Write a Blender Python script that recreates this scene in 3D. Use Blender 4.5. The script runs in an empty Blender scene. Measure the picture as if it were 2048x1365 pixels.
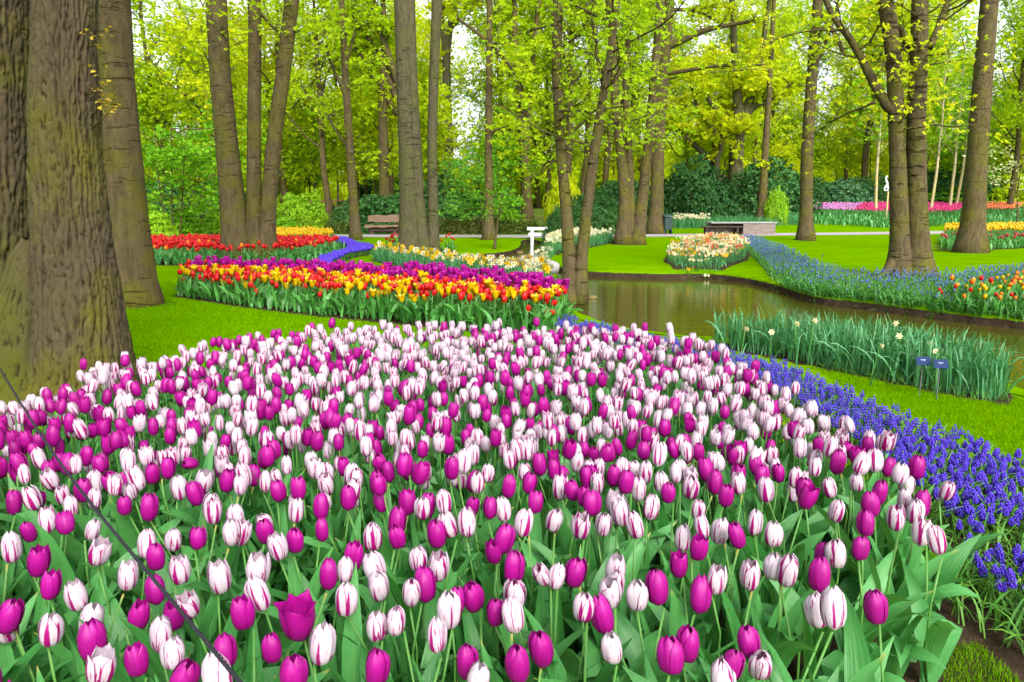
import bpy, math, random
import numpy as np
from mathutils import Vector, Matrix, Euler

random.seed(11)
rng = np.random.default_rng(11)
R = math.radians
scene = bpy.context.scene
col = scene.collection

# ------------------------------------------------------------------ camera, sky, sun, exposure
CAM_H, PITCH, FPX = 1.35, R(10.2), 1480.0          # eye height, downward tilt, focal length in px of a 2048 wide picture
cam_d = bpy.data.cameras.new('camera')
cam_d.sensor_width = 36.0
cam_d.lens = FPX / 2048 * 36.0
cam_d.clip_start, cam_d.clip_end = 0.05, 2000.0
cam = bpy.data.objects.new('camera', cam_d)
cam.location = (0, 0, CAM_H)
cam.rotation_euler = (math.pi / 2 - PITCH, 0, 0)
col.objects.link(cam)
scene.camera = cam

SUN_EL, SUN_AZ = R(40), R(160)                     # azimuth clockwise from +Y (north): from behind, to the right
world = bpy.data.worlds.new('World')
scene.world = world
world.use_nodes = True
wn = world.node_tree
wn.nodes.clear()
w_out = wn.nodes.new('ShaderNodeOutputWorld')
w_bg = wn.nodes.new('ShaderNodeBackground')
w_sky = wn.nodes.new('ShaderNodeTexSky')
w_sky.sky_type = 'NISHITA'
w_sky.sun_disc = False
w_sky.sun_elevation = SUN_EL
w_sky.sun_rotation = SUN_AZ
w_sky.air_density, w_sky.dust_density, w_sky.ozone_density = 1.0, 4.0, 1.0
w_hsv = wn.nodes.new('ShaderNodeHueSaturation')
w_hsv.inputs['Saturation'].default_value = 0.30    # thin overcast
w_bg.inputs['Strength'].default_value = 0.15
wn.links.new(w_sky.outputs[0], w_hsv.inputs['Color'])
wn.links.new(w_hsv.outputs[0], w_bg.inputs['Color'])
wn.links.new(w_bg.outputs[0], w_out.inputs['Surface'])

sun_d = bpy.data.lights.new('sun', 'SUN')
sun_d.energy, sun_d.angle, sun_d.color = 1.5, R(25), (1.0, 0.96, 0.88)
sun = bpy.data.objects.new('sun', sun_d)
sd = Vector((math.sin(SUN_AZ) * math.cos(SUN_EL), math.cos(SUN_AZ) * math.cos(SUN_EL), math.sin(SUN_EL)))
sun.rotation_euler = sd.to_track_quat('Z', 'Y').to_euler()
sun.location = (0, 0, 40)
col.objects.link(sun)

vs = scene.view_settings
vs.view_transform, vs.look, vs.gamma, vs.exposure = 'Standard', 'None', 1.0, 1.45
vs.use_curve_mapping = False
scene.render.engine = 'CYCLES'
cy = scene.cycles
cy.max_bounces, cy.diffuse_bounces, cy.glossy_bounces, cy.transmission_bounces = 5, 3, 2, 4
cy.use_denoising = True
cy.use_adaptive_sampling = True
cy.adaptive_threshold = 0.02
cy.caustics_reflective = cy.caustics_refractive = False

# ------------------------------------------------------------------ helpers: picture -> place
CP, SP = math.cos(PITCH), math.sin(PITCH)

def ray(px, py):
    u, v = (px - 1024) / FPX, (682.5 - py) / FPX
    return np.array([u, CP + v * SP, -SP + v * CP])

def at(px, py, z=0.0):
    """the point of the level z seen at that pixel of the photograph"""
    d = ray(px, py)
    t = (z - CAM_H) / d[2]
    return np.array([d[0] * t, d[1] * t])

def at_y(px, py, Y):
    d = ray(px, py)
    t = Y / d[1]
    return np.array([d[0] * t, Y, CAM_H + d[2] * t]), t / FPX

def poly(pts, z=0.0):
    return np.array([at(x, y, z) for x, y in pts])

def project(P):
    """pixel positions of points (n,3)"""
    P = np.atleast_2d(P)
    x, y, z = P[:, 0], P[:, 1], P[:, 2] - CAM_H
    dep = np.maximum(y * CP - z * SP, 0.05)
    up = y * SP + z * CP
    return 1024 + FPX * x / dep, 682.5 - FPX * up / dep, dep

def inside(P, pg):
    x, y = P[:, 0], P[:, 1]
    r = np.zeros(len(P), bool)
    j = len(pg) - 1
    for i in range(len(pg)):
        xi, yi, xj, yj = pg[i][0], pg[i][1], pg[j][0], pg[j][1]
        if yi != yj:
            r ^= ((yi > y) != (yj > y)) & (x < (xj - xi) * (y - yi) / (yj - yi) + xi)
        j = i
    return r

def poly_dist(P, pg):
    """signed distance, positive inside"""
    best = np.full(len(P), 1e9)
    for i in range(len(pg)):
        a, b = pg[i - 1], pg[i]
        ab = b - a
        t = np.clip(((P - a) @ ab) / max(ab @ ab, 1e-9), 0, 1)
        best = np.minimum(best, np.hypot(P[:, 0] - a[0] - t * ab[0], P[:, 1] - a[1] - t * ab[1]))
    return np.where(inside(P, pg), best, -best)

def scatter(pg, sp, jit=0.45, keep=1.0):
    """jittered hexagonal points inside a polygon"""
    lo, hi = pg.min(0), pg.max(0)
    nx, ny = int((hi[0] - lo[0]) / sp) + 2, int((hi[1] - lo[1]) / (sp * 0.87)) + 2
    gx, gy = np.meshgrid(np.arange(nx), np.arange(ny))
    X = lo[0] + (gx + 0.5 * (gy % 2)) * sp
    Y = lo[1] + gy * sp * 0.87
    P = np.stack([X.ravel(), Y.ravel()], 1)
    P += rng.uniform(-jit, jit, P.shape) * sp
    P = P[inside(P, pg)]
    if keep < 1:
        P = P[rng.random(len(P)) < keep]
    return P

def in_view(P, m=160, mb=300):
    px, py, _ = project(P)
    return (px > -m) & (px < 2048 + m) & (py < 1365 + mb) & (py > -m)

# ------------------------------------------------------------------ noise
def _h(ix, iy, iz, s):
    n = (ix * 374761393 + iy * 668265263 + iz * 1440662683 + s * 1274126177) & 0xffffffff
    n = ((n ^ (n >> 13)) * 1274126177) & 0xffffffff
    return ((n ^ (n >> 16)) & 0xffff) / 65535.0

def vnoise(p, s=0):
    i = np.floor(p).astype(np.int64)
    f = p - i
    f = f * f * (3 - 2 * f)
    r = 0
    for dx in (0, 1):
        for dy in (0, 1):
            for dz in (0, 1):
                w = (f[:, 0] if dx else 1 - f[:, 0]) * (f[:, 1] if dy else 1 - f[:, 1]) * (f[:, 2] if dz else 1 - f[:, 2])
                r = r + w * _h(i[:, 0] + dx, i[:, 1] + dy, i[:, 2] + dz, s)
    return r

def fbm(p, o=3, s=0):
    r, a, t = 0, 1.0, 0
    for k in range(o):
        r = r + a * vnoise(p * 2 ** k, s + k)
        t += a
        a *= 0.5
    return r / t

def sstep(a, b, x):
    t = np.clip((x - a) / (b - a), 0, 1)
    return t * t * (3 - 2 * t)

# ------------------------------------------------------------------ helpers: meshes
class MB:
    """collects shapes; build() links them as one mesh object"""
    def __init__(s):
        s.V, s.A, s.Q, s.T, s.mq, s.mt, s.n = [], [], [], [], [], [], 0
    def add(s, V, Q=None, T=None, m=0, rnd=0.0, uv=None):
        V = np.asarray(V, float)
        k = len(V)
        A = np.zeros((k, 3))
        A[:, 0] = rnd
        if uv is not None:
            A[:, 1:] = uv
        s.V.append(V); s.A.append(A)
        if Q is not None and len(Q):
            Q = np.asarray(Q, int); s.Q.append(Q + s.n); s.mq.append(np.broadcast_to(np.asarray(m, int), (len(Q),)))
        if T is not None and len(T):
            T = np.asarray(T, int); s.T.append(T + s.n); s.mt.append(np.broadcast_to(np.asarray(m, int), (len(T),)))
        s.n += k
        return s
    def add_shape(s, sh, M=None, m=0, rnd=0.0):
        V = sh.V if M is None else sh.V @ np.array(M.to_3x3()).T + np.array(M.translation)
        return s.add(V, sh.Q, sh.T, m, rnd, sh.uv)
    def add_many(s, sh, Rm, t, m=0, rnd=None):
        """sh copied N times: Rm (N,3,3) includes the scale, t (N,3)"""
        N, k = len(t), len(sh.V)
        if N == 0:
            return s
        V = np.einsum('nij,kj->nki', Rm, sh.V) + t[:, None, :]
        A = np.zeros((N, k, 3))
        A[:, :, 0] = (rng.random(N) if rnd is None else rnd)[:, None]
        A[:, :, 1:] = sh.uv[None]
        off = (s.n + np.arange(N) * k)[:, None, None]
        s.V.append(V.reshape(-1, 3)); s.A.append(A.reshape(-1, 3))
        if len(sh.Q):
            s.Q.append((sh.Q[None] + off).reshape(-1, 4)); s.mq.append(np.full(N * len(sh.Q), m))
        if len(sh.T):
            s.T.append((sh.T[None] + off).reshape(-1, 3)); s.mt.append(np.full(N * len(sh.T), m))
        s.n += N * k
        return s
    def mesh(s, name, mats, smooth=True):
        V = np.concatenate(s.V) if s.V else np.zeros((0, 3))
        A = np.concatenate(s.A) if s.A else np.zeros((0, 3))
        Q = np.concatenate(s.Q) if s.Q else np.zeros((0, 4), int)
        T = np.concatenate(s.T) if s.T else np.zeros((0, 3), int)
        mi = np.concatenate(s.mq + s.mt) if (s.mq or s.mt) else np.zeros(0, int)
        me = bpy.data.meshes.new(name)
        nq, nt = len(Q), len(T)
        me.vertices.add(len(V)); me.vertices.foreach_set('co', V.ravel().astype(np.float32))
        me.loops.add(nq * 4 + nt * 3)
        me.loops.foreach_set('vertex_index', np.concatenate([Q.ravel(), T.ravel()]).astype(np.int32))
        me.polygons.add(nq + nt)
        st = np.concatenate([np.arange(nq) * 4, nq * 4 + np.arange(nt) * 3]).astype(np.int32)
        me.polygons.foreach_set('loop_start', st)
        me.polygons.foreach_set('material_index', mi.astype(np.int32))
        me.polygons.foreach_set('use_smooth', np.full(nq + nt, smooth))
        for k, nm in enumerate(('rnd', 'pu', 'pv')):
            a = me.attributes.new(nm, 'FLOAT', 'POINT')
            a.data.foreach_set('value', A[:, k].astype(np.float32))
        for mt in (mats if isinstance(mats, (list, tuple)) else [mats]):
            me.materials.append(mt)
        me.update(calc_edges=True)
        return me
    def build(s, name, mats, parent=None, smooth=True):
        return link(name, s.mesh(name, mats, smooth), parent)

class Shape:
    def __init__(s, V, Q=None, T=None, uv=None):
        s.V = np.asarray(V, float)
        s.Q = np.zeros((0, 4), int) if Q is None else np.asarray(Q, int)
        s.T = np.zeros((0, 3), int) if T is None else np.asarray(T, int)
        s.uv = np.zeros((len(s.V), 2)) if uv is None else np.asarray(uv, float)

def link(name, data, parent=None):
    o = bpy.data.objects.new(name, data)
    col.objects.link(o)
    if parent is not None:
        o.parent = parent
    return o

def tag(o, label, cat, group=None):
    o['label'] = label; o['category'] = cat
    if group: o['group'] = group
    return o

def stuff(o, label, cat):
    tag(o, label, cat); o['kind'] = 'stuff'
    return o

def structure(o):
    o['kind'] = 'structure'
    return o

def empty(name, loc, rz=0.0):
    o = link(name, None)
    o.empty_display_size = 0.05
    o.location = loc; o.rotation_euler = (0, 0, rz)
    return o

def grid_q(nu, nv, wrap=False):
    """quads of a grid of nv rows of nu points"""
    i, j = np.meshgrid(np.arange(nu if wrap else nu - 1), np.arange(nv - 1))
    i, j = i.ravel(), j.ravel()
    k = (i + 1) % nu
    return np.stack([j * nu + i, j * nu + k, (j + 1) * nu + k, (j + 1) * nu + i], 1)

def frames(path):
    t = np.gradient(path, axis=0)
    t /= np.linalg.norm(t, axis=1)[:, None] + 1e-9
    ref = np.array([0.0, 1.0, 0.0]) if abs(t[0][1]) < 0.9 else np.array([1.0, 0, 0])
    a = np.cross(ref[None], t); a /= np.linalg.norm(a, axis=1)[:, None] + 1e-9
    b = np.cross(t, a)
    return t, a, b

def tube(path, rad, sides=6, wob=0.0, seed=0, cap=True):
    path = np.asarray(path, float); rad = np.broadcast_to(np.asarray(rad, float), (len(path),))
    t, a, b = frames(path)
    th = np.linspace(0, 2 * np.pi, sides, endpoint=False)
    ring = np.cos(th)[None, :, None] * a[:, None] + np.sin(th)[None, :, None] * b[:, None]
    rr = rad[:, None] * np.ones((1, sides))
    V = path[:, None] + ring * rr[:, :, None]
    if wob:
        n = fbm((V / np.maximum(rad.max(), 1e-3) * 1.3).reshape(-1, 3), 3, seed).reshape(len(path), sides)
        V = path[:, None] + ring * (rr * (1 + wob * (n - 0.5) * 2))[:, :, None]
    V = V.reshape(-1, 3)
    uv = np.stack([np.tile(np.linspace(-1, 1, sides), len(path)), np.repeat(np.linspace(0, 1, len(path)), sides)], 1)
    Q = grid_q(sides, len(path), True)
    T = None
    if cap:
        e = len(V); V = np.vstack([V, path[-1:], path[:1]]); uv = np.vstack([uv, [[0, 1], [0, 0]]])
        k = np.arange(sides); l0 = (len(path) - 1) * sides
        T = np.concatenate([np.stack([l0 + k, l0 + (k + 1) % sides, np.full(sides, e)], 1),
                            np.stack([(k + 1) % sides, k, np.full(sides, e + 1)], 1)])
    return Shape(V, Q, T, uv)

def box(x0, x1, y0, y1, z0, z1, bev=0.0):
    b = min(bev, (x1 - x0) / 3, (y1 - y0) / 3, (z1 - z0) / 3)
    if b <= 0:
        V = [(x, y, z) for z in (z0, z1) for y in (y0, y1) for x in (x0, x1)]
        return Shape(V, [(0, 2, 3, 1), (4, 5, 7, 6), (0, 1, 5, 4), (2, 6, 7, 3), (0, 4, 6, 2), (1, 3, 7, 5)])
    rings = []
    for z, i in ((z0, b), (z0 + b, 0), (z1 - b, 0), (z1, b)):
        xa, xb, ya, yb = x0 + i, x1 - i, y0 + i, y1 - i
        rings += [(xa + b, ya, z), (xb - b, ya, z), (xb, ya + b, z), (xb, yb - b, z), (xb - b, yb, z), (xa + b, yb, z), (xa, yb - b, z), (xa, ya + b, z)]
    Q = list(map(tuple, grid_q(8, 4, True)))
    for o, f in ((0, 1), (24, 0)):
        qs = [(0, 1, 2, 3), (0, 3, 4, 7), (7, 4, 5, 6)]
        for q in qs:
            q = tuple(o + k for k in q)
            Q.append(q[::-1] if f else q)
    return Shape(rings, Q)

def rots(az, tilt=None, tdir=None, sc=1.0):
    """N rotation matrices: tilt about a level axis after a turn about z, times a scale (N,) or (N,3)"""
    az = np.asarray(az, float); N = len(az)
    c, s_ = np.cos(az), np.sin(az); z, o = np.zeros(N), np.ones(N)
    M = np.stack([np.stack([c, -s_, z], 1), np.stack([s_, c, z], 1), np.stack([z, z, o], 1)], 1)
    if tilt is not None:
        d = np.asarray(tdir, float); t = np.asarray(tilt, float)
        ax, ay = -np.sin(d), np.cos(d)
        ct, st = np.cos(t), np.sin(t); C = 1 - ct
        K = np.stack([np.stack([ct + ax * ax * C, ax * ay * C, ay * st], 1), np.stack([ax * ay * C, ct + ay * ay * C, -ax * st], 1), np.stack([-ay * st, ax * st, ct], 1)], 1)
        M = K @ M
    sc = np.asarray(sc, float)
    if sc.ndim == 0: M = M * sc
    elif sc.ndim == 1: M = M * sc[:, None, None]
    else: M = M * sc[:, None, :]
    return M

def strap(L, W, n=7, lean=0.3, curl=1.0, twist=0.0, fold=0.3, wave=0.0, prof=None, across=3, p=1.6):
    """a leaf rising from the origin and arching towards +x"""
    s = np.linspace(0, 1, n)
    ph = lean + curl * s ** p
    d = L / (n - 1)
    x = np.concatenate([[0], np.cumsum(np.sin(ph[:-1]) * d)]); z = np.concatenate([[0], np.cumsum(np.cos(ph[:-1]) * d)])
    prof = ([0, .12, .35, .6, .82, .94, 1], [.45, .7, 1, .92, .55, .25, .02]) if prof is None else prof
    w = W * np.interp(s, *prof)
    js = np.linspace(-1, 1, across)
    nx, nz = -np.cos(ph), np.sin(ph)          # normal, on the inner side of the arch
    tw = twist * s
    V, uv = [], []
    for k in range(n):
        for j in js:
            lat, up = j * math.cos(tw[k]) * w[k], (j * math.sin(tw[k]) + fold * abs(j)) * w[k] + wave * math.sin(9 * s[k] + 2 * j) * abs(j) * w[k]
            V.append((x[k] + nx[k] * up, lat, z[k] + nz[k] * up)); uv.append((j, s[k]))
    return Shape(V, grid_q(across, n), None, uv)

# ------------------------------------------------------------------ helpers: materials
def new_mat(name):
    m = bpy.data.materials.new(name); m.use_nodes = True
    m.node_tree.nodes.clear()
    return m, m.node_tree

def nd(nt, typ, ins=None, **props):
    n = nt.nodes.new(typ)
    for k, v in props.items():
        setattr(n, k, v)
    for k, v in (ins or {}).items():
        s = n.inputs[k]
        if isinstance(v, bpy.types.NodeSocket): nt.links.new(v, s)
        else: s.default_value = v
    return n

def mth(nt, op, a, b=0.0, c=None, clamp=False):
    ins = {0: a, 1: b}
    if c is not None: ins[2] = c
    return nd(nt, 'ShaderNodeMath', ins, operation=op, use_clamp=clamp).outputs[0]

def sm(nt, v, a, b):
    n = nd(nt, 'ShaderNodeMapRange', {0: v, 1: a, 2: b, 3: 0.0, 4: 1.0}, interpolation_type='SMOOTHSTEP')
    return n.outputs[0]

def mix(nt, f, a, b, mode='MIX'):
    return nd(nt, 'ShaderNodeMixRGB', {0: f, 1: a, 2: b}, blend_type=mode).outputs[0]

def rgb(*c):
    return (*c, 1.0)

def ramp(nt, f, stops):
    n = nd(nt, 'ShaderNodeValToRGB', {0: f})
    e = n.color_ramp.elements
    while len(e) < len(stops): e.new(0.5)
    for k, (p, c) in enumerate(stops):
        e[k].position = p; e[k].color = rgb(*c)
    return n.outputs[0]

def attr(nt, name):
    return nd(nt, 'ShaderNodeAttribute', attribute_name=name).outputs['Fac']

def objrand(nt):
    return nd(nt, 'ShaderNodeObjectInfo').outputs['Random']

def noise(nt, scale, vec=None, detail=3.0, rough=0.55, out=0):
    ins = {'Scale': scale, 'Detail': detail, 'Roughness': rough}
    if vec is not None: ins['Vector'] = vec
    return nd(nt, 'ShaderNodeTexNoise', ins).outputs[out]

def coords(nt, kind='Object', scale=(1, 1, 1)):
    tc = nd(nt, 'ShaderNodeTexCoord').outputs[kind]
    return nd(nt, 'ShaderNodeMapping', {'Vector': tc, 'Scale': scale}).outputs[0]

def finish(nt, colr, rough=0.5, spec=0.3, trans=0.0, tcol=None, bump=None, bstr=0.3, bdist=0.02, normal=None, sheen=0.0):
    ins = {'Base Color': colr, 'Roughness': rough, 'Specular IOR Level': spec}
    if bump is not None:
        normal = nd(nt, 'ShaderNodeBump', {'Height': bump, 'Strength': bstr, 'Distance': bdist}).outputs[0]
    if normal is not None: ins['Normal'] = normal
    sh = nd(nt, 'ShaderNodeBsdfPrincipled', ins).outputs[0]
    if trans > 0:
        tr = nd(nt, 'ShaderNodeBsdfTranslucent', {'Color': colr if tcol is None else tcol}).outputs[0]
        sh = nd(nt, 'ShaderNodeMixShader', {0: trans, 1: sh, 2: tr}).outputs[0]
    out = nd(nt, 'ShaderNodeOutputMaterial')
    nt.links.new(sh, out.inputs['Surface'])

def leaf_mat(name, stops, trans=0.35, rough=0.5, spec=0.25, obj=0.45):
    m, nt = new_mat(name)
    f = mth(nt, 'ADD', mth(nt, 'MULTIPLY', attr(nt, 'rnd'), 1 - obj), mth(nt, 'MULTIPLY', objrand(nt), obj))
    c = ramp(nt, f, stops)
    finish(nt, c, rough, spec, trans, mix(nt, 1.0, c, rgb(1.0, 1.0, 0.7), 'MULTIPLY'))
    return m

def blade_mat(name, base, light, trans=0.25, rough=0.38, vein=0.4, spec=0.36):
    """broad or strap leaf with lengthwise veins, a paler midrib and slight differences between leaves"""
    m, nt = new_mat(name)
    r = mth(nt, 'FRACT', mth(nt, 'ADD', attr(nt, 'rnd'), objrand(nt)))
    pu, pv = attr(nt, 'pu'), attr(nt, 'pv')
    c = mix(nt, r, rgb(*base), rgb(*light))
    vec = nd(nt, 'ShaderNodeCombineXYZ', {0: mth(nt, 'MULTIPLY', pu, 9.0), 1: mth(nt, 'MULTIPLY', pv, 1.2), 2: mth(nt, 'MULTIPLY', r, 50.0)}).outputs[0]
    n = noise(nt, 1.0, vec, 2.0)
    c = mix(nt, mth(nt, 'MULTIPLY', sm(nt, n, 0.40, 0.62), vein), c, mix(nt, 0.5, c, rgb(0.12, 0.38, 0.13)))
    c = mix(nt, mth(nt, 'MULTIPLY', sm(nt, noise(nt, 45.0, coords(nt, 'Object'), 3.0), 0.5, 0.75), 0.3), c, rgb(0.03, 0.12, 0.02))
    mid = mth(nt, 'MULTIPLY', sm(nt, mth(nt, 'ABSOLUTE', pu), 0.12, 0.0), 0.35)
    c = mix(nt, mid, c, rgb(0.16, 0.36, 0.10))
    tip = mth(nt, 'MULTIPLY', sm(nt, pv, 0.93, 1.0), sm(nt, r, 0.7, 0.8))
    c = mix(nt, tip, c, rgb(0.35, 0.33, 0.08))
    finish(nt, c, rough, spec, trans, mix(nt, 0.5, c, rgb(0.16, 0.42, 0.02)), n, 0.35, 0.005)
    return m

def petal_mat(name, base, tip, dark, trans=0.25):
    m, nt = new_mat(name)
    r = mth(nt, 'FRACT', mth(nt, 'ADD', attr(nt, 'rnd'), objrand(nt)))
    pu, pv = attr(nt, 'pu'), attr(nt, 'pv')
    vec = nd(nt, 'ShaderNodeCombineXYZ', {0: mth(nt, 'MULTIPLY', pu, 6.0), 1: pv, 2: mth(nt, 'MULTIPLY', r, 40.0)}).outputs[0]
    n = noise(nt, 1.3, vec, 3.0)
    c = mix(nt, sm(nt, pv, 0.15, 0.95), rgb(*base), rgb(*tip))
    c = mix(nt, mth(nt, 'MULTIPLY', sm(nt, n, 0.45, 0.75), 0.6), c, rgb(*dark))
    c = mix(nt, mth(nt, 'MULTIPLY', r, 0.35), c, rgb(*dark))
    finish(nt, c, 0.42, 0.3, trans, None, n, 0.3, 0.004)
    return m

def striped_mat():
    """white tulip petal with magenta flames rising from its base"""
    m, nt = new_mat('striped_petal')
    r = mth(nt, 'FRACT', mth(nt, 'ADD', attr(nt, 'rnd'), objrand(nt)))
    r2 = mth(nt, 'FRACT', mth(nt, 'MULTIPLY', r, 7.31))
    r3 = mth(nt, 'FRACT', mth(nt, 'MULTIPLY', r, 23.7))
    pu, pv = attr(nt, 'pu'), attr(nt, 'pv')
    vec = nd(nt, 'ShaderNodeCombineXYZ', {0: mth(nt, 'MULTIPLY', pu, 2.6), 1: mth(nt, 'MULTIPLY', pv, 1.1), 2: mth(nt, 'MULTIPLY', r, 61.0)}).outputs[0]
    n1 = noise(nt, 1.6, vec, 2.0)
    vec2 = nd(nt, 'ShaderNodeCombineXYZ', {0: mth(nt, 'MULTIPLY', pu, 9.0), 1: mth(nt, 'MULTIPLY', pv, 2.0), 2: mth(nt, 'MULTIPLY', r, 33.0)}).outputs[0]
    n2 = noise(nt, 1.4, vec2, 3.0)
    base = mix(nt, sm(nt, n2, 0.3, 0.8), rgb(0.52, 0.465, 0.50), rgb(0.47, 0.325, 0.44))
    base = mix(nt, mth(nt, 'MULTIPLY', sm(nt, pv, 0.12, 0.0), 0.7), base, rgb(0.38, 0.42, 0.20))
    # central flame, its width falls towards the tip
    wob = mth(nt, 'MULTIPLY', mth(nt, 'SUBTRACT', n2, 0.5), 0.30)
    shift = mth(nt, 'MULTIPLY', mth(nt, 'SUBTRACT', r2, 0.5), 0.5)
    du = mth(nt, 'ABSOLUTE', mth(nt, 'ADD', mth(nt, 'ADD', pu, shift), wob))
    reach = mth(nt, 'MULTIPLY_ADD', r3, 0.70, 0.45)
    wid = mth(nt, 'MULTIPLY', mth(nt, 'SUBTRACT', reach, mth(nt, 'MULTIPLY', pv, 0.85)), mth(nt, 'MULTIPLY_ADD', r2, 0.34, 0.20))
    flame = sm(nt, mth(nt, 'SUBTRACT', wid, du), -0.02, 0.03)
    # thin streaks and coloured margins
    thr = mth(nt, 'MULTIPLY_ADD', pv, 0.12, 0.555)
    streak = sm(nt, mth(nt, 'SUBTRACT', n1, thr), 0.0, 0.035)
    edge = mth(nt, 'MULTIPLY', sm(nt, mth(nt, 'ABSOLUTE', pu), 0.86, 0.95), sm(nt, r3, 0.5, 0.6))
    mask = mth(nt, 'MAXIMUM', mth(nt, 'MAXIMUM', flame, streak), edge)
    mask = mth(nt, 'MULTIPLY', mask, sm(nt, pv, 0.02, 0.12))
    c = mix(nt, mask, base, rgb(0.27, 0.002, 0.125))
    finish(nt, c, 0.45, 0.28, 0.22, None, n2, 0.25, 0.004)
    return m

def plain_mat(name, c, rough=0.6, spec=0.25, nscale=8.0, var=0.25, bump=0.15, stretch=(1, 1, 1)):
    m, nt = new_mat(name)
    n = noise(nt, nscale, coords(nt, 'Object', stretch), 5.0)
    cc = mix(nt, n, rgb(*[k * (1 - var) for k in c]), rgb(*[min(1, k * (1 + var)) for k in c]))
    finish(nt, cc, rough, spec, 0, None, n, bump, 0.02)
    return m

def bark_mat(name, dark, light, moss=(0.10, 0.12, 0.012), mossy=0.5, scale=6.0, bands=0.0, bstr=0.6, vert=0.22, low=0.6):
    m, nt = new_mat(name)
    v = coords(nt, 'Object', (1, 1, vert))
    o = coords(nt, 'Object')
    n1 = noise(nt, scale * 2.2, v, 6.0, 0.65)
    n2 = noise(nt, scale * 0.35, o, 3.0)
    c = ramp(nt, n1, [(0.25, dark), (0.5, tuple((a + b) / 2 for a, b in zip(dark, light))), (0.75, light)])
    h = n1
    if bands > 0:
        b = noise(nt, 1.0, coords(nt, 'Object', (3.2, 3.2, 15.0)), 3.0, 0.5)
        bm = mth(nt, 'MULTIPLY', sm(nt, b, 0.56, 0.70), sm(nt, noise(nt, 1.1, o, 2.0), 0.36 if bands > 0.8 else 0.42, 0.55 if bands > 0.8 else 0.62))
        c = mix(nt, mth(nt, 'MULTIPLY', bm, bands), c, rgb(*[k * 0.35 for k in dark]))
        h = mth(nt, 'SUBTRACT', n1, mth(nt, 'MULTIPLY', bm, 0.8))
    sep = nd(nt, 'ShaderNodeSeparateXYZ', {0: o}).outputs[2]
    lowm = mth(nt, 'MULTIPLY_ADD', sm(nt, sep, 5.0, 0.2), low, 1 - low)
    mm = mth(nt, 'MULTIPLY', mth(nt, 'MULTIPLY', sm(nt, n2, 0.42, 0.66), mossy), lowm)
    c = mix(nt, mm, c, mix(nt, n1, rgb(*[k * 0.6 for k in moss]), rgb(*[k * 1.5 for k in moss])))
    nf = noise(nt, scale * 9.0, v, 5.0, 0.7)
    c = mix(nt, mth(nt, 'MULTIPLY', sm(nt, nf, 0.50, 0.70), 0.55), c, rgb(*[k * 0.45 for k in dark]))
    h = mth(nt, 'ADD', h, mth(nt, 'MULTIPLY', nf, -0.5))
    finish(nt, c, 0.9, 0.06, 0, None, h, bstr, 0.06)
    return m

M = {}
M['striped'] = striped_mat()
M['purple'] = petal_mat('purple_petal', (0.29, 0.002, 0.18), (0.36, 0.004, 0.23), (0.17, 0.001, 0.09))
M['red'] = petal_mat('red_petal', (0.52, 0.006, 0.005), (0.60, 0.010, 0.012), (0.35, 0.002, 0.003))
M['yellow'] = petal_mat('yellow_petal', (0.58, 0.38, 0.001), (0.62, 0.42, 0.001), (0.58, 0.33, 0.001))
M['violet'] = petal_mat('violet_petal', (0.29, 0.002, 0.19), (0.36, 0.005, 0.25), (0.20, 0.002, 0.12))
M['orange'] = petal_mat('orange_petal', (0.80, 0.16, 0.006), (0.85, 0.26, 0.01), (0.72, 0.07, 0.004))
M['pink'] = petal_mat('pink_petal', (0.72, 0.02, 0.22), (0.80, 0.05, 0.30), (0.55, 0.006, 0.14))
M['lilac'] = petal_mat('lilac_petal', (0.55, 0.20, 0.55), (0.66, 0.34, 0.64), (0.42, 0.10, 0.42))
M['peach'] = petal_mat('peach_petal', (0.82, 0.20, 0.07), (0.85, 0.34, 0.16), (0.75, 0.12, 0.05))
M['crimson'] = petal_mat('crimson_petal', (0.38, 0.01, 0.03), (0.50, 0.05, 0.08), (0.22, 0.004, 0.01))
M['white'] = petal_mat('white_petal', (0.58, 0.58, 0.42), (0.64, 0.64, 0.53), (0.56, 0.53, 0.29))
M['cream'] = petal_mat('cream_petal', (0.84, 0.74, 0.36), (0.86, 0.80, 0.58), (0.80, 0.52, 0.22))
M['muscari'] = petal_mat('muscari_bell', (0.050, 0.026, 0.42), (0.090, 0.055, 0.58), (0.085, 0.020, 0.38), 0.15)
M['bluebell'] = petal_mat('bluebell', (0.05, 0.09, 0.32), (0.11, 0.17, 0.44), (0.05, 0.07, 0.26), 0.2)
M['stem'] = blade_mat('flower_stem', (0.08, 0.24, 0.035), (0.11, 0.27, 0.05))
M['tleaf'] = blade_mat('tulip_leaf', (0.018, 0.135, 0.018), (0.082, 0.305, 0.075))
M['tleaf2'] = blade_mat('lush_leaf', (0.02, 0.135, 0.012), (0.075, 0.27, 0.04))
M['sleaf'] = blade_mat('strap_leaf', (0.014, 0.115, 0.022), (0.060, 0.235, 0.10), 0.2)
M['gleaf'] = blade_mat('grassy_leaf', (0.05, 0.19, 0.012), (0.12, 0.30, 0.02))
M['grass'] = leaf_mat('grass_blade', [(0.0, (0.060, 0.185, 0.0)), (0.6, (0.115, 0.275, 0.0)), (1.0, (0.17, 0.33, 0.002))], 0.3, 0.8, 0.0, 0.0)
M['spring'] = leaf_mat('spring_leaf', [(0.0, (0.24, 0.46, 0.008)), (0.35, (0.42, 0.60, 0.010)), (0.7, (0.58, 0.66, 0.012)), (1.0, (0.70, 0.64, 0.016))], 0.6, 0.6, 0.10)
M['fresh'] = leaf_mat('fresh_leaf', [(0.0, (0.09, 0.32, 0.012)), (0.5, (0.20, 0.44, 0.012)), (1.0, (0.38, 0.54, 0.014))], 0.5, 0.55, 0.15)
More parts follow.
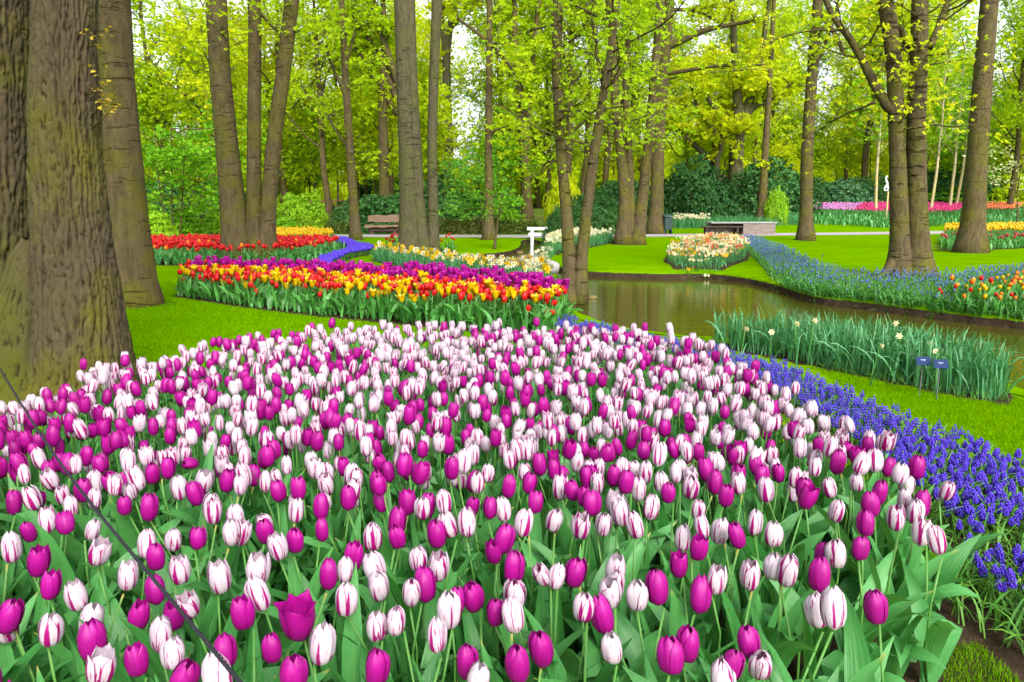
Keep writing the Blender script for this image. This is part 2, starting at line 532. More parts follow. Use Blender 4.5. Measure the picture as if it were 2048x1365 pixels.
M['shrub'] = leaf_mat('shrub_leaf', [(0.0, (0.012, 0.055, 0.012)), (0.5, (0.034, 0.125, 0.026)), (1.0, (0.12, 0.26, 0.05))], 0.2, 0.5, 0.2)
M['shrub2'] = leaf_mat('grey_green_leaf', [(0.0, (0.025, 0.09, 0.035)), (0.5, (0.06, 0.17, 0.065)), (1.0, (0.15, 0.29, 0.12))], 0.15, 0.5, 0.2)
M['yew'] = leaf_mat('yew_leaf', [(0.0, (0.012, 0.05, 0.014)), (0.6, (0.03, 0.10, 0.02)), (1.0, (0.09, 0.19, 0.025))], 0.1, 0.6, 0.12)
M['hedge'] = leaf_mat('hedge_leaf', [(0.0, (0.05, 0.10, 0.015)), (0.5, (0.12, 0.17, 0.025)), (1.0, (0.24, 0.22, 0.07))], 0.2)
M['lime'] = leaf_mat('lime_leaf', [(0.0, (0.10, 0.32, 0.008)), (0.5, (0.22, 0.46, 0.010)), (1.0, (0.38, 0.52, 0.012))], 0.4)
M['lime2'] = leaf_mat('maple_leaf', [(0.0, (0.05, 0.24, 0.02)), (0.5, (0.12, 0.38, 0.03)), (1.0, (0.24, 0.50, 0.05))], 0.35)
M['blossom'] = leaf_mat('blossom', [(0.0, (0.28, 0.40, 0.08)), (0.5, (0.42, 0.50, 0.18)), (1.0, (0.66, 0.66, 0.40))], 0.3)
M['amber'] = leaf_mat('amber_leaf', [(0.0, (0.34, 0.24, 0.02)), (0.5, (0.50, 0.36, 0.04)), (1.0, (0.62, 0.42, 0.10))], 0.4)
M['oak'] = bark_mat('ridged_bark', (0.035, 0.024, 0.012), (0.17, 0.125, 0.060), (0.135, 0.125, 0.010), 0.85, 7.0, 0.0, 0.8, 0.25, 0.0)
M['bark'] = bark_mat('brown_bark', (0.048, 0.036, 0.018), (0.130, 0.100, 0.052), (0.098, 0.094, 0.010), 0.8, 5.0, 0.3, 0.9, 0.25, 0.4)
M['scar'] = bark_mat('scarred_bark', (0.048, 0.037, 0.019), (0.130, 0.102, 0.052), (0.10, 0.10, 0.012), 0.75, 6.0, 1.0, 0.9, 0.35, 0.4)
M['grey'] = bark_mat('grey_bark', (0.048, 0.042, 0.024), (0.125, 0.11, 0.062), (0.08, 0.095, 0.02), 0.7, 6.0, 0.5, 0.9, 0.3, 0.4)
M['birch'] = bark_mat('birch_bark', (0.24, 0.20, 0.11), (0.48, 0.42, 0.26), (0.40, 0.30, 0.03), 0.7, 6.0, 0.8, 0.3, 0.5, 0.9)

# ------------------------------------------------------------------ the ground plan
WATER_Z = -0.20
POND = poly([(1118, 541), (1170, 546), (1250, 549), (1345, 551), (1400, 549), (1480, 556), (1560, 573), (1605, 592), (1650, 601), (1720, 608), (1800, 618),
             (1880, 628), (1960, 638), (2060, 648), (2300, 670), (2500, 760), (2300, 830), (2110, 812), (2040, 786), (1960, 756), (1850, 728), (1700, 712), (1560, 694),
             (1440, 684), (1330, 676), (1235, 660), (1180, 642), (1140, 622), (1128, 604), (1165, 592), (1130, 580), (1112, 566)], -0.12)
STREAM = poly([(1040, 480), (1085, 482), (1096, 498), (1082, 512), (1112, 532), (1150, 549), (1112, 556), (1040, 546), (960, 532), (905, 522), (893, 512), (940, 512), (1000, 508), (1042, 498)], -0.12)
TULIPS = poly([(-260, 900), (-60, 850), (20, 815), (100, 772), (230, 722), (300, 716), (420, 692), (540, 668), (650, 658), (760, 662), (860, 655), (1000, 655), (1250, 660), (1380, 680),
               (1470, 712), (1570, 775), (1700, 850), (1830, 925), (1895, 985), (1890, 1080), (1800, 1150), (1770, 1240), (1640, 1320), (1560, 1420), (1400, 1530), (-500, 1530)], 0.44)
MUSCARI = poly([(1118, 622), (1220, 650), (1300, 664), (1430, 686), (1560, 722), (1660, 757), (1760, 802), (1900, 856), (2060, 912), (2300, 1000), (2300, 1260), (2120, 1260), (2010, 1160), (1940, 1100),
                (1900, 1010), (1800, 930), (1700, 862), (1590, 790), (1480, 730), (1400, 708), (1200, 676), (1112, 645)], 0.15)
MIXED = poly([(352, 592), (480, 612), (640, 632), (800, 648), (950, 662), (1110, 672), (1140, 655), (1128, 638), (1070, 622), (960, 608), (800, 594), (640, 585), (480, 579), (390, 577)], 0.0)
NARC = poly([(1422, 690), (1500, 690), (1580, 692), (1700, 700), (1860, 718), (1975, 745), (2018, 785), (2002, 806), (1960, 800), (1880, 786), (1760, 760), (1650, 738), (1540, 713), (1440, 697)], 0.0)
RED_BED = poly([(292, 530), (420, 532), (560, 530), (628, 524), (676, 508), (690, 500), (640, 498), (560, 498), (420, 496), (292, 498)], 0.0)
YELLOW_BED = poly([(540, 495), (640, 494), (668, 488), (664, 479), (600, 476), (540, 476)], 0.0)
BLUE_RIBBON = poly([(652, 480), (690, 479), (712, 489), (748, 497), (742, 503), (700, 510), (668, 526), (640, 560), (628, 545), (640, 520), (690, 505), (700, 496)], 0.1)
RED_CLUMP = poly([(765, 508), (800, 515), (915, 512), (905, 500), (850, 496), (780, 498)], 0.0)
DAFFODIL = poly([(742, 522), (800, 536), (900, 556), (1000, 574), (1095, 588), (1112, 578), (1080, 562), (1000, 550), (900, 536), (820, 526), (760, 515)], 0.0)
BRIDGE_NARC = poly([(1058, 520), (1085, 527), (1112, 508), (1150, 500), (1225, 486), (1222, 478), (1160, 480), (1100, 492)], 0.0)
CLUMP = poly([(1332, 522), (1365, 543), (1425, 545), (1490, 520), (1500, 498), (1475, 483), (1430, 480), (1380, 486), (1345, 500)], 0.0)
BLUE_STRIP = poly([(1476, 482), (1505, 482), (1575, 511), (1640, 546), (1700, 566), (1800, 566), (1900, 566), (2060, 546), (2200, 536), (2200, 580), (2060, 575), (1960, 596), (1880, 624),
                   (1800, 619), (1720, 610), (1650, 603), (1605, 594), (1560, 574), (1515, 524)], 0.0)
ORANGE_BED = poly([(1815, 612), (1880, 630), (1960, 640), (2030, 640), (2200, 640), (2200, 585), (2060, 578), (1960, 592), (1880, 606)], 0.0)
TULIP_FAR = poly([(1880, 500), (1930, 503), (2060, 496), (2200, 490), (2200, 476), (1910, 476), (1880, 486)], 0.0)
BEDS = [TULIPS, MUSCARI, MIXED, RED_BED, RED_CLUMP, CLUMP, YELLOW_BED, TULIP_FAR]
SOILY = [(TULIPS, 0.12), (MUSCARI, 0.05), (MIXED, 0.10), (NARC, 0.06), (RED_BED, 0.10), (YELLOW_BED, 0.1), (RED_CLUMP, 0.1), (CLUMP, 0.1), (BLUE_RIBBON, 0.05), (TULIP_FAR, 0.1), (ORANGE_BED, 0.05), (BRIDGE_NARC, 0.1), (DAFFODIL, 0.02), (BLUE_STRIP, 0.02)]

def chaikin(p, n=2):
    for _ in range(n):
        q = np.roll(p, -1, 0)
        p = np.stack([0.75 * p + 0.25 * q, 0.25 * p + 0.75 * q], 1).reshape(-1, 2)
    return p
POND, STREAM = chaikin(POND), chaikin(STREAM)

def far_edge(x):
    """where lawn gives way to shrubs, beyond the path"""
    return 41.0 + 8.0 * sstep(6.0, 14.0, x)

def ground_h(P, dry=None):
    P = np.atleast_2d(P)
    x, y = P[:, 0], P[:, 1]
    z = 1.30 * sstep(41.0, 57.0, y) + 0.02 * (vnoise(np.stack([x * 0.35, y * 0.35, x * 0], 1), 5) - 0.5) * sstep(6, 12, y) * (1 - sstep(30, 34, y))
    lo, hi = np.minimum(POND.min(0), STREAM.min(0)) - 1, np.maximum(POND.max(0), STREAM.max(0)) + 1
    q = (x > lo[0]) & (x < hi[0]) & (y > lo[1]) & (y < hi[1])
    if q.any():
        d = np.maximum(poly_dist(P[q], POND), poly_dist(P[q], STREAM))
        z[q] -= (0.0 if dry is not None else 0.55) * sstep(-0.12, 0.20, d) + 0.07 * sstep(-0.7, 0.0, d)
    return z

def gz(x, y):
    return float(ground_h(np.array([[x, y]]))[0])

def axis(segs):
    out = []
    for a, b, s in segs:
        out.append(np.arange(a, b, s))
    return np.unique(np.round(np.concatenate(out), 4))

gx = axis([(-400, -60, 40), (-60, -14, 4), (-14, -6, 0.6), (-6, 13, 0.15), (13, 20, 0.6), (20, 60, 4), (60, 401, 40)])
gy = axis([(-60, 0, 6), (0, 4, 0.3), (4, 30, 0.15), (30, 48, 0.7), (48, 70, 2), (70, 120, 10), (120, 601, 60)])
GX, GY = np.meshgrid(gx, gy)
GP = np.stack([GX.ravel(), GY.ravel()], 1)
near = (np.abs(GP[:, 0]) < 30) & (GP[:, 1] < 60) & (GP[:, 1] > 0)
GZ = np.zeros(len(GP)); GZ[near] = ground_h(GP[near]); GZ[~near] = 1.30 * sstep(41.0, 57.0, GP[~near, 1])
wd = np.full(len(GP), -9.0); wd[near] = np.maximum(poly_dist(GP[near], POND), poly_dist(GP[near], STREAM))
soil = sstep(-0.06, 0.03, wd)
for pg, m_ in SOILY:
    dd = np.full(len(GP), -9.0); dd[near] = poly_dist(GP[near], pg)
    soil = np.maximum(soil, sstep(-m_ - 0.03, -m_ + 0.08, dd))
bare = poly([(1800, 1500), (1850, 1300), (1930, 1220), (2040, 1200), (2300, 1250), (2300, 1600)], 0.0)
soil[near] = np.maximum(soil[near], sstep(-0.1, 0.1, poly_dist(GP[near], bare)))
for px, py, r_ in ((268, 612, 0.50), (502, 528, 0.85), (842, 514, 0.80), (1818, 556, 0.66), (1941, 503, 0.62), (1612, 481, 0.5), (1260, 489, 0.7), (712, 480, 0.5), (978, 480, 0.5), (1148, 592, 0.4)):
    f_ = at(px, py, 0.0); f_[1] += 0.15
    dd = np.hypot(GP[:, 0] - f_[0], GP[:, 1] - f_[1])
    soil = np.maximum(soil, sstep(r_ + 0.12, r_ - 0.12, dd))
litter = sstep(0, 1.2, GP[:, 1] - far_edge(GP[:, 0]) + 1.2 * (vnoise(np.stack([GP[:, 0] * 0.4, GP[:, 1] * 0.4, GP[:, 0] * 0], 1), 9) - 0.5))

m, nt = new_mat('lawn')
o = coords(nt, 'Object')
n_big = noise(nt, 0.5, o, 3.0); n_mid = noise(nt, 6.0, o, 4.0); n_fine = noise(nt, 140.0, coords(nt, 'Object', (1.0, 0.45, 1)), 3.0, 0.7)
g = mix(nt, n_fine, rgb(0.056, 0.155, 0.0), rgb(0.135, 0.275, 0.0))
g = mix(nt, mth(nt, 'MULTIPLY', sm(nt, n_big, 0.35, 0.7), 0.35), g, rgb(0.150, 0.245, 0.0))
g = mix(nt, mth(nt, 'MULTIPLY', sm(nt, n_mid, 0.5, 0.75), 0.3), g, rgb(0.055, 0.18, 0.0))
s1 = noise(nt, 9.0, o, 6.0, 0.7); s2 = noise(nt, 60.0, o, 4.0, 0.7)
so = ramp(nt, s1, [(0.3, (0.014, 0.010, 0.007)), (0.55, (0.040, 0.028, 0.018)), (0.8, (0.085, 0.060, 0.040))])
so = mix(nt, mth(nt, 'MULTIPLY', sm(nt, s2, 0.6, 0.75), 0.5), so, rgb(0.12, 0.09, 0.06))
li = mix(nt, sm(nt, noise(nt, 1.3, o, 4.0), 0.4, 0.6), rgb(0.10, 0.10, 0.03), rgb(0.10, 0.20, 0.02))
ed = mth(nt, 'ADD', attr(nt, 'pu'), mth(nt, 'MULTIPLY', mth(nt, 'SUBTRACT', n_mid, 0.5), 0.5))
n_str = noise(nt, 2.4, coords(nt, 'Object', (0.35, 1.6, 1)), 4.0, 0.6)
g = mix(nt, mth(nt, 'MULTIPLY', sm(nt, n_str, 0.38, 0.66), 0.6), g, rgb(0.046, 0.140, 0.0))
n_sp = noise(nt, 22.0, coords(nt, 'Object', (0.6, 1.0, 1)), 3.0, 0.7)
g = mix(nt, mth(nt, 'MULTIPLY', sm(nt, n_sp, 0.52, 0.72), 0.35), g, rgb(0.045, 0.120, 0.0))
c = mix(nt, sm(nt, ed, 0.35, 0.6), g, so)
c = mix(nt, attr(nt, 'pv'), c, li)
hh = mth(nt, 'ADD', mth(nt, 'MULTIPLY', n_fine, 0.6), mth(nt, 'MULTIPLY', s1, 0.6))
finish(nt, c, 0.95, 0.0, 0, None, hh, 0.5, 0.02)
M['lawn'] = m

gb = MB()
gb.add(np.column_stack([GP, GZ]), grid_q(len(gx), len(gy)), uv=np.stack([soil, litter], 1))
structure(gb.build('ground', M['lawn']))

# turf edge and earth bank round the water
def bank(name, pg, other):
    seg = np.linalg.norm(np.roll(pg, -1, 0) - pg, axis=1)
    t = np.concatenate([[0], np.cumsum(seg)]); L = t[-1]; n = int(L / 0.07)
    tt = np.linspace(0, L, n, endpoint=False); pp = np.vstack([pg, pg[:1]])
    C = np.stack([np.interp(tt, t, pp[:, 0]), np.interp(tt, t, pp[:, 1])], 1)
    T = np.roll(C, -1, 0) - np.roll(C, 1, 0); T /= np.linalg.norm(T, axis=1)[:, None] + 1e-9
    area = 0.5 * np.sum(pg[:, 0] * np.roll(pg[:, 1], -1) - np.roll(pg[:, 0], -1) * pg[:, 1])
    N_ = np.stack([-T[:, 1], T[:, 0]], 1) * np.sign(area)          # towards the water
    wob = 0.05 * (fbm(np.column_stack([C * 2.3, C[:, :1] * 0]), 3, 4) - 0.5)
    rows, att = [], []
    for d, dz, so_ in ((-0.34, 0.008, 0), (-0.16, 0.012, 0), (-0.05, 0.008, 0), (0.0, -0.015, 0.25), (0.02, -0.05, 1), (0.05, -0.13, 1), (0.13, -0.36, 1)):
        q = C + N_ * (d + wob)[:, None]
        rows.append(np.column_stack([q, ground_h(q, True) + dz + 0.012 * (vnoise(np.column_stack([q * 9, q[:, :1] * 0]), 6) - 0.5)])); att.append(np.full(n, so_))
    V = np.stack(rows, 1); A = np.stack(att, 1)
    Q = grid_q(7, n + 1); Q = Q % (7 * n)
    keep = poly_dist(C, other) < -0.02
    i0 = np.arange(n).repeat(6)
    k2 = keep[i0] & keep[(i0 + 1) % n]
    b = MB(); b.add(V.reshape(-1, 3), Q[k2], uv=np.column_stack([A.ravel(), np.zeros(A.size)]))
    return structure(b.build(name, M['lawn']))
bank('pond_bank', POND, STREAM)
bank('stream_bank', STREAM, POND)

# water: one level sheet, seen where the ground dips below it
m, nt = new_mat('pond_water')
o = coords(nt, 'Object', (0.8, 3.4, 1.0))
rip = mth(nt, 'ADD', noise(nt, 2.2, o, 3.0, 0.5), mth(nt, 'MULTIPLY', noise(nt, 9.0, o, 2.0), 0.35))
finish(nt, mix(nt, noise(nt, 0.8, o, 2.0), rgb(0.036, 0.036, 0.004), rgb(0.060, 0.058, 0.006)), 0.05, 0.5, 0, None, rip, 0.07, 0.05)
M['water'] = m
wx, wy = np.linspace(-6, 40, 24), np.linspace(4.5, 36, 24)
WX, WY = np.meshgrid(wx, wy)
wb = MB(); wb.add(np.column_stack([WX.ravel(), WY.ravel(), np.full(WX.size, WATER_Z)]), grid_q(24, 24))
structure(wb.build('pond_water', M['water']))

# asphalt path beyond the lawns
def ribbon(name, centre, width, mat, lift=0.012, n=120, wvar=0.0):
    c = np.array(centre, float)
    t = np.linspace(0, 1, len(c)); tt = np.linspace(0, 1, n)
    P = np.stack([np.interp(tt, t, c[:, 0]), np.interp(tt, t, c[:, 1])], 1)
    for _ in range(6):
        P[1:-1] = 0.25 * P[:-2] + 0.5 * P[1:-1] + 0.25 * P[2:]
    T = np.gradient(P, axis=0); T /= np.linalg.norm(T, axis=1)[:, None]
    Nn = np.stack([-T[:, 1], T[:, 0]], 1)
    rows = []
    for j in np.linspace(-0.5, 0.5, 5):
        q = P + Nn * j * width
        rows.append(np.column_stack([q, np.maximum(ground_h(q), -0.02) + lift]))
    V = np.stack(rows, 1).reshape(-1, 3)
    b = MB(); b.add(V, grid_q(5, n))
    return structure(b.build(name, mat))

m, nt = new_mat('asphalt_path')
o = coords(nt, 'Object')
a = noise(nt, 60.0, o, 4.0, 0.7)
finish(nt, mix(nt, noise(nt, 0.7, o, 3.0), mix(nt, a, rgb(0.22, 0.20, 0.23), rgb(0.32, 0.30, 0.33)), rgb(0.34, 0.29, 0.30)), 0.8, 0.2, 0, None, a, 0.3, 0.01)
M['path'] = m
ribbon('path', [(-60, 38), (-16, 37.2), (-10, 36.8), (-4, 36.2), (0, 36.0), (4, 36.2), (9, 37.4), (14, 38.6), (20, 40.2), (26, 41.4), (40, 43), (80, 46)], 3.2, M['path'])
M['redpath'] = plain_mat('red_path', (0.27, 0.12, 0.09), 0.85, 0.1, 20.0, 0.3)
ribbon('brick_red_path', [(-13.0, 27.5), (-13.6, 30.0), (-15.0, 34.0), (-17, 37.0)], 1.7, M['redpath'], 0.016, 60)
ribbon('brick_red_path', [(-21.5, 60.0), (-18.0, 54.0), (-12.0, 50.0)], 1.5, M['redpath'], 0.02, 40)

# ------------------------------------------------------------------ trees
def diamond(w=0.34, f=0.10):
    return [(0, 0, 0), (0.45, -w, f), (1, 0, -0.06), (0.45, w, f)]
LEAF1 = Shape(diamond(), None, [(0, 1, 2), (0, 2, 3)])

def cluster(seed, k=4):
    r = np.random.default_rng(seed)
    V, T = [], []
    for i in range(k):
        a, t, s = 2 * np.pi * (i + r.uniform(-.3, .3)) / k, r.uniform(-0.7, 0.9), r.uniform(0.7, 1.15)
        Mx = Matrix.Rotation(a, 3, 'Z') @ Matrix.Rotation(-t, 3, 'Y') @ Matrix.Rotation(r.uniform(-.8, .8), 3, 'X')
        V += [tuple(Mx @ (Vector(p) * s) + Vector((r.uniform(-.2, .2), r.uniform(-.2, .2), r.uniform(-.25, .25)))) for p in diamond(0.38)]
        T += [(4 * i, 4 * i + 1, 4 * i + 2), (4 * i, 4 * i + 2, 4 * i + 3)]
    return Shape(V, None, T)
CLUSTERS = [cluster(s) for s in range(5)]

def put_leaves(mb, P, size, shapes=CLUSTERS, m=0, flat=0.9, rnd=None):
    P = np.asarray(P)
    k = rng.integers(0, len(shapes), len(P))
    for i, sh in enumerate(shapes):
        q = P[k == i]
        n = len(q)
        Rm = rots(rng.uniform(0, 6.28, n), rng.uniform(0, flat, n), rng.uniform(0, 6.28, n), size * rng.uniform(0.6, 1.25, n))
        # neighbours share a tone: soft patches of lighter and darker leaves
        tone = 0.55 * vnoise(q * 1.1, 3) + 0.45 * rng.random(n) if rnd is None else rnd[k == i]
        mb.add_many(sh, Rm, q, m, tone)

def walk(start, d, L, n, up=0.15, wob=0.25, r=None):
    r = rng if r is None else r
    P = [np.array(start, float)]; d = np.array(d, float); d /= np.linalg.norm(d)
    for _ in range(n):
        d = d + r.normal(0, wob, 3) * np.array([1, 1, 0.7]) + np.array([0, 0, up])
        d /= np.linalg.norm(d)
        P.append(P[-1] + d * L / n)
    return np.array(P)

def limb(mb, pts, start, d, L, r0, lv, r, up=0.12, leafy=True):
    n = 7 if L > 1.5 else 4 if lv else 3
    P = walk(start, d, L, n, up, 0.22, r)
    mb.add_shape(tube(P, np.linspace(r0, r0 * 0.3, len(P)), 6 if r0 > 0.05 else 4 if lv else 3, cap=False))
    if leafy:
        k0 = len(P) // 3
        for a, b in zip(P[k0:-1], P[k0 + 1:]):
            pts.append((a, b, lv))
    if lv > 0:
        for i in range(r.integers(4, 7)):
            t = r.uniform(0.25, 1.0) * (len(P) - 1)
            i0 = min(int(t), len(P) - 2)
            s = P[i0] + (P[i0 + 1] - P[i0]) * (t - i0)
            dd = (P[i0 + 1] - P[i0]) / (np.linalg.norm(P[i0 + 1] - P[i0]) + 1e-9)
            side = r.normal(0, 1, 3) * np.array([1, 1, 0.6])
            nd_ = dd * 0.6 + side / np.linalg.norm(side) * 0.8
            limb(mb, pts, s, nd_, L * r.uniform(0.35, 0.6), r0 * 0.42, lv - 1, r, up * 0.6)

def leaf_points(pts, per, spread, r, flat=0.45):
    out = []
    for a, b, lv in pts:
        k = max(1, int(per * (1.0 if lv == 0 else 0.6) * np.linalg.norm(b - a)))
        t = r.random((k, 1))
        out.append(a + (b - a) * t + r.normal(0, 1, (k, 3)) * spread * np.array([1, 1, flat]))
    return np.concatenate(out) if out else np.zeros((0, 3))

def generic_tree(seed, H=17, r0=0.22, first=0.22, nb=16, spread=4.5, per=9, lsize=0.26, fork=False, leaf_spread=0.45):
    """returns the wood and the leaves of one woodland tree, standing at the origin"""
    r = np.random.default_rng(seed)
    wood, pts = MB(), []
    n = 16
    P = walk((0, 0, -0.3), (r.normal(0, .03), r.normal(0, .03), 1), H, n, 0.25, 0.05, r)
    rad = r0 * np.interp(np.linspace(0, 1, n + 1), [0, .03, .08, .5, 1], [1.55, 1.2, 1.0, .7, .12])
    wood.add_shape(tube(P, rad, 10, 0.08, seed))
    for i in range(nb):
        t = first + (0.97 - first) * (i + r.random()) / nb
        k = t * n; i0 = min(int(k), n - 1)
        s = P[i0] + (P[i0 + 1] - P[i0]) * (k - i0)
        az, el = i * 2.4 + r.uniform(-.5, .5), R(r.uniform(10, 50)) + 0.5 * t
        L = spread * (1.15 - 0.75 * abs(t - 0.45) - 0.25 * t) * r.uniform(0.75, 1.2)
        limb(wood, pts, s, (math.cos(az) * math.cos(el), math.sin(az) * math.cos(el), math.sin(el)), L, max(0.02, rad[i0] * 0.38), 2 if L > 2.2 else 1, r)
    return wood, leaf_points(pts, per, leaf_spread, r), lsize

def spline(pts, n):
    """smooth curve through the traced points (any number of columns)"""
    p = np.array(pts, float)
    t = np.concatenate([[0], np.cumsum(np.linalg.norm(np.diff(p[:, :2], axis=0), axis=1))])
    tt = np.linspace(0, t[-1], n)
    q = np.stack([np.interp(tt, t, p[:, k]) for k in range(p.shape[1])], 1)
    for _ in range(max(2, n // (2 * len(p)))):
        q[1:-1] = 0.25 * q[:-2] + 0.5 * q[1:-1] + 0.25 * q[2:]
    return q

def stem_world(tr, Y, n=34, dy=0.0):
    """traced stem [(px, py, width px)...], from its foot up, standing at the distance Y"""
    q = spline(tr, n)
    P, rad = [], []
    for k, (px, py, w) in enumerate(q):
        p, mpp = at_y(px, py, Y + dy * k / (n - 1))
        P.append(p); rad.append(w * mpp / 2)
    return np.array(P), np.array(rad)

def park_tree(name, label, stems, Y, bark, leafm, H=17, limbs=(), nb=7, per=12, lsize=0.10, spread=4.2, flare=1.35, sprays=(), sides=16, roots=(), group=None, wob=0.05, seed=1, epi=0, epi_lo=2.0):
    """a tree whose trunk and low limbs follow the photograph; crown continues above the frame"""
    r = np.random.default_rng(seed)
    wood, pts = MB(), []
    base, _ = at_y(stems[0][0][0], stems[0][0][1], Y)
    root = empty(name, (base[0], Y, gz(base[0], Y)))
    off = np.array([base[0], Y, root.location.z])
    for si, tr in enumerate(stems):
        P, rad = stem_world(tr, Y)
        rad = rad * 0.88
        h = P[:, 2] - P[0, 2]
        rad = rad * (1 + (flare - 1) * np.exp(-np.maximum(h, 0) / 0.35))
        P = P - off
        if si == 0 and P[0, 2] > 0.1:                # foot hidden behind shrubs: carry it down to the ground
            P = np.vstack([[P[0, 0], P[0, 1], 0.0], P]); rad = np.concatenate([[rad[0] * 1.15], rad])
        P[0, 2] -= 0.25
        d = P[-1] - P[-6]; d /= np.linalg.norm(d)
        P2 = walk(P[-1], d, max(1.0, H - P[-1, 2]), 12, 0.2, 0.05, r)
        r2 = np.linspace(rad[-1], rad[-1] * 0.15, 13)
        Pa, ra = np.vstack([P, P2[1:]]), np.concatenate([rad, r2[1:]])
        wood.add_shape(tube(Pa, ra, sides, wob, seed + si))
        for i in range(nb):
            t = (i + 0.5 + r.uniform(-.4, .4)) / nb * 12; i0 = min(int(t), 11)
            s = P2[i0] + (P2[i0 + 1] - P2[i0]) * (t - i0)
            az, el = i * 2.4 + si + r.uniform(-.5, .5), R(r.uniform(15, 55))
            limb(wood, pts, s, (math.cos(az) * math.cos(el), math.sin(az) * math.cos(el), math.sin(el)), spread * r.uniform(0.6, 1.1), max(0.025, r2[i0] * 0.42), 1 if Y < 25 else 2, r)
        for i in range(epi):                         # thin leafy shoots lower on the trunk
            hh = r.uniform(epi_lo, max(epi_lo + 0.5, P[-1, 2]))
            i0 = int(np.argmin(np.abs(P[:, 2] - hh)))
            az = r.uniform(0, 6.28)
            limb(wood, pts, P[i0], (math.cos(az), math.sin(az), r.uniform(-.1, .5)), r.uniform(0.6, 1.9), 0.02, 1, r, 0.05)
    for tr, dy in limbs:
        P, rad = stem_world(tr, Y, 18, dy)
        P = P - off
        wood.add_shape(tube(P, np.maximum(rad, 0.008), 7, 0.05, seed))
        for k in range(6, 18):
            if r.random() < 0.75:
                side = r.normal(0, 1, 3); side[2] = abs(side[2]) * 0.3 - 0.05
                limb(wood, pts, P[k], (P[k] - P[k - 1]) / (np.linalg.norm(P[k] - P[k - 1]) + 1e-6) * 0.5 + side / np.linalg.norm(side), r.uniform(0.7, 1.8), max(0.008, rad[k] * 0.35), 1, r, 0.05)
    for tr, dy in roots:
        P, rad = stem_world(tr, Y, 14, dy)
        wood.add_shape(tube(P - off, rad, 9, 0.1, seed))
    wood.build('trunk', bark, root)
    LP = leaf_points(pts, per, 0.28, r)
    for px, py, rp, n, dy in sprays:
        c, mpp = at_y(px, py, Y + dy)
        LP = np.vstack([LP, c - off + r.normal(0, 1, (n, 3)) * rp * mpp * 0.55])
    lb = MB(); put_leaves(lb, LP, lsize)
    lb.build('crown', leafm, root)
    tag(root, label, 'tree', group)
    return root

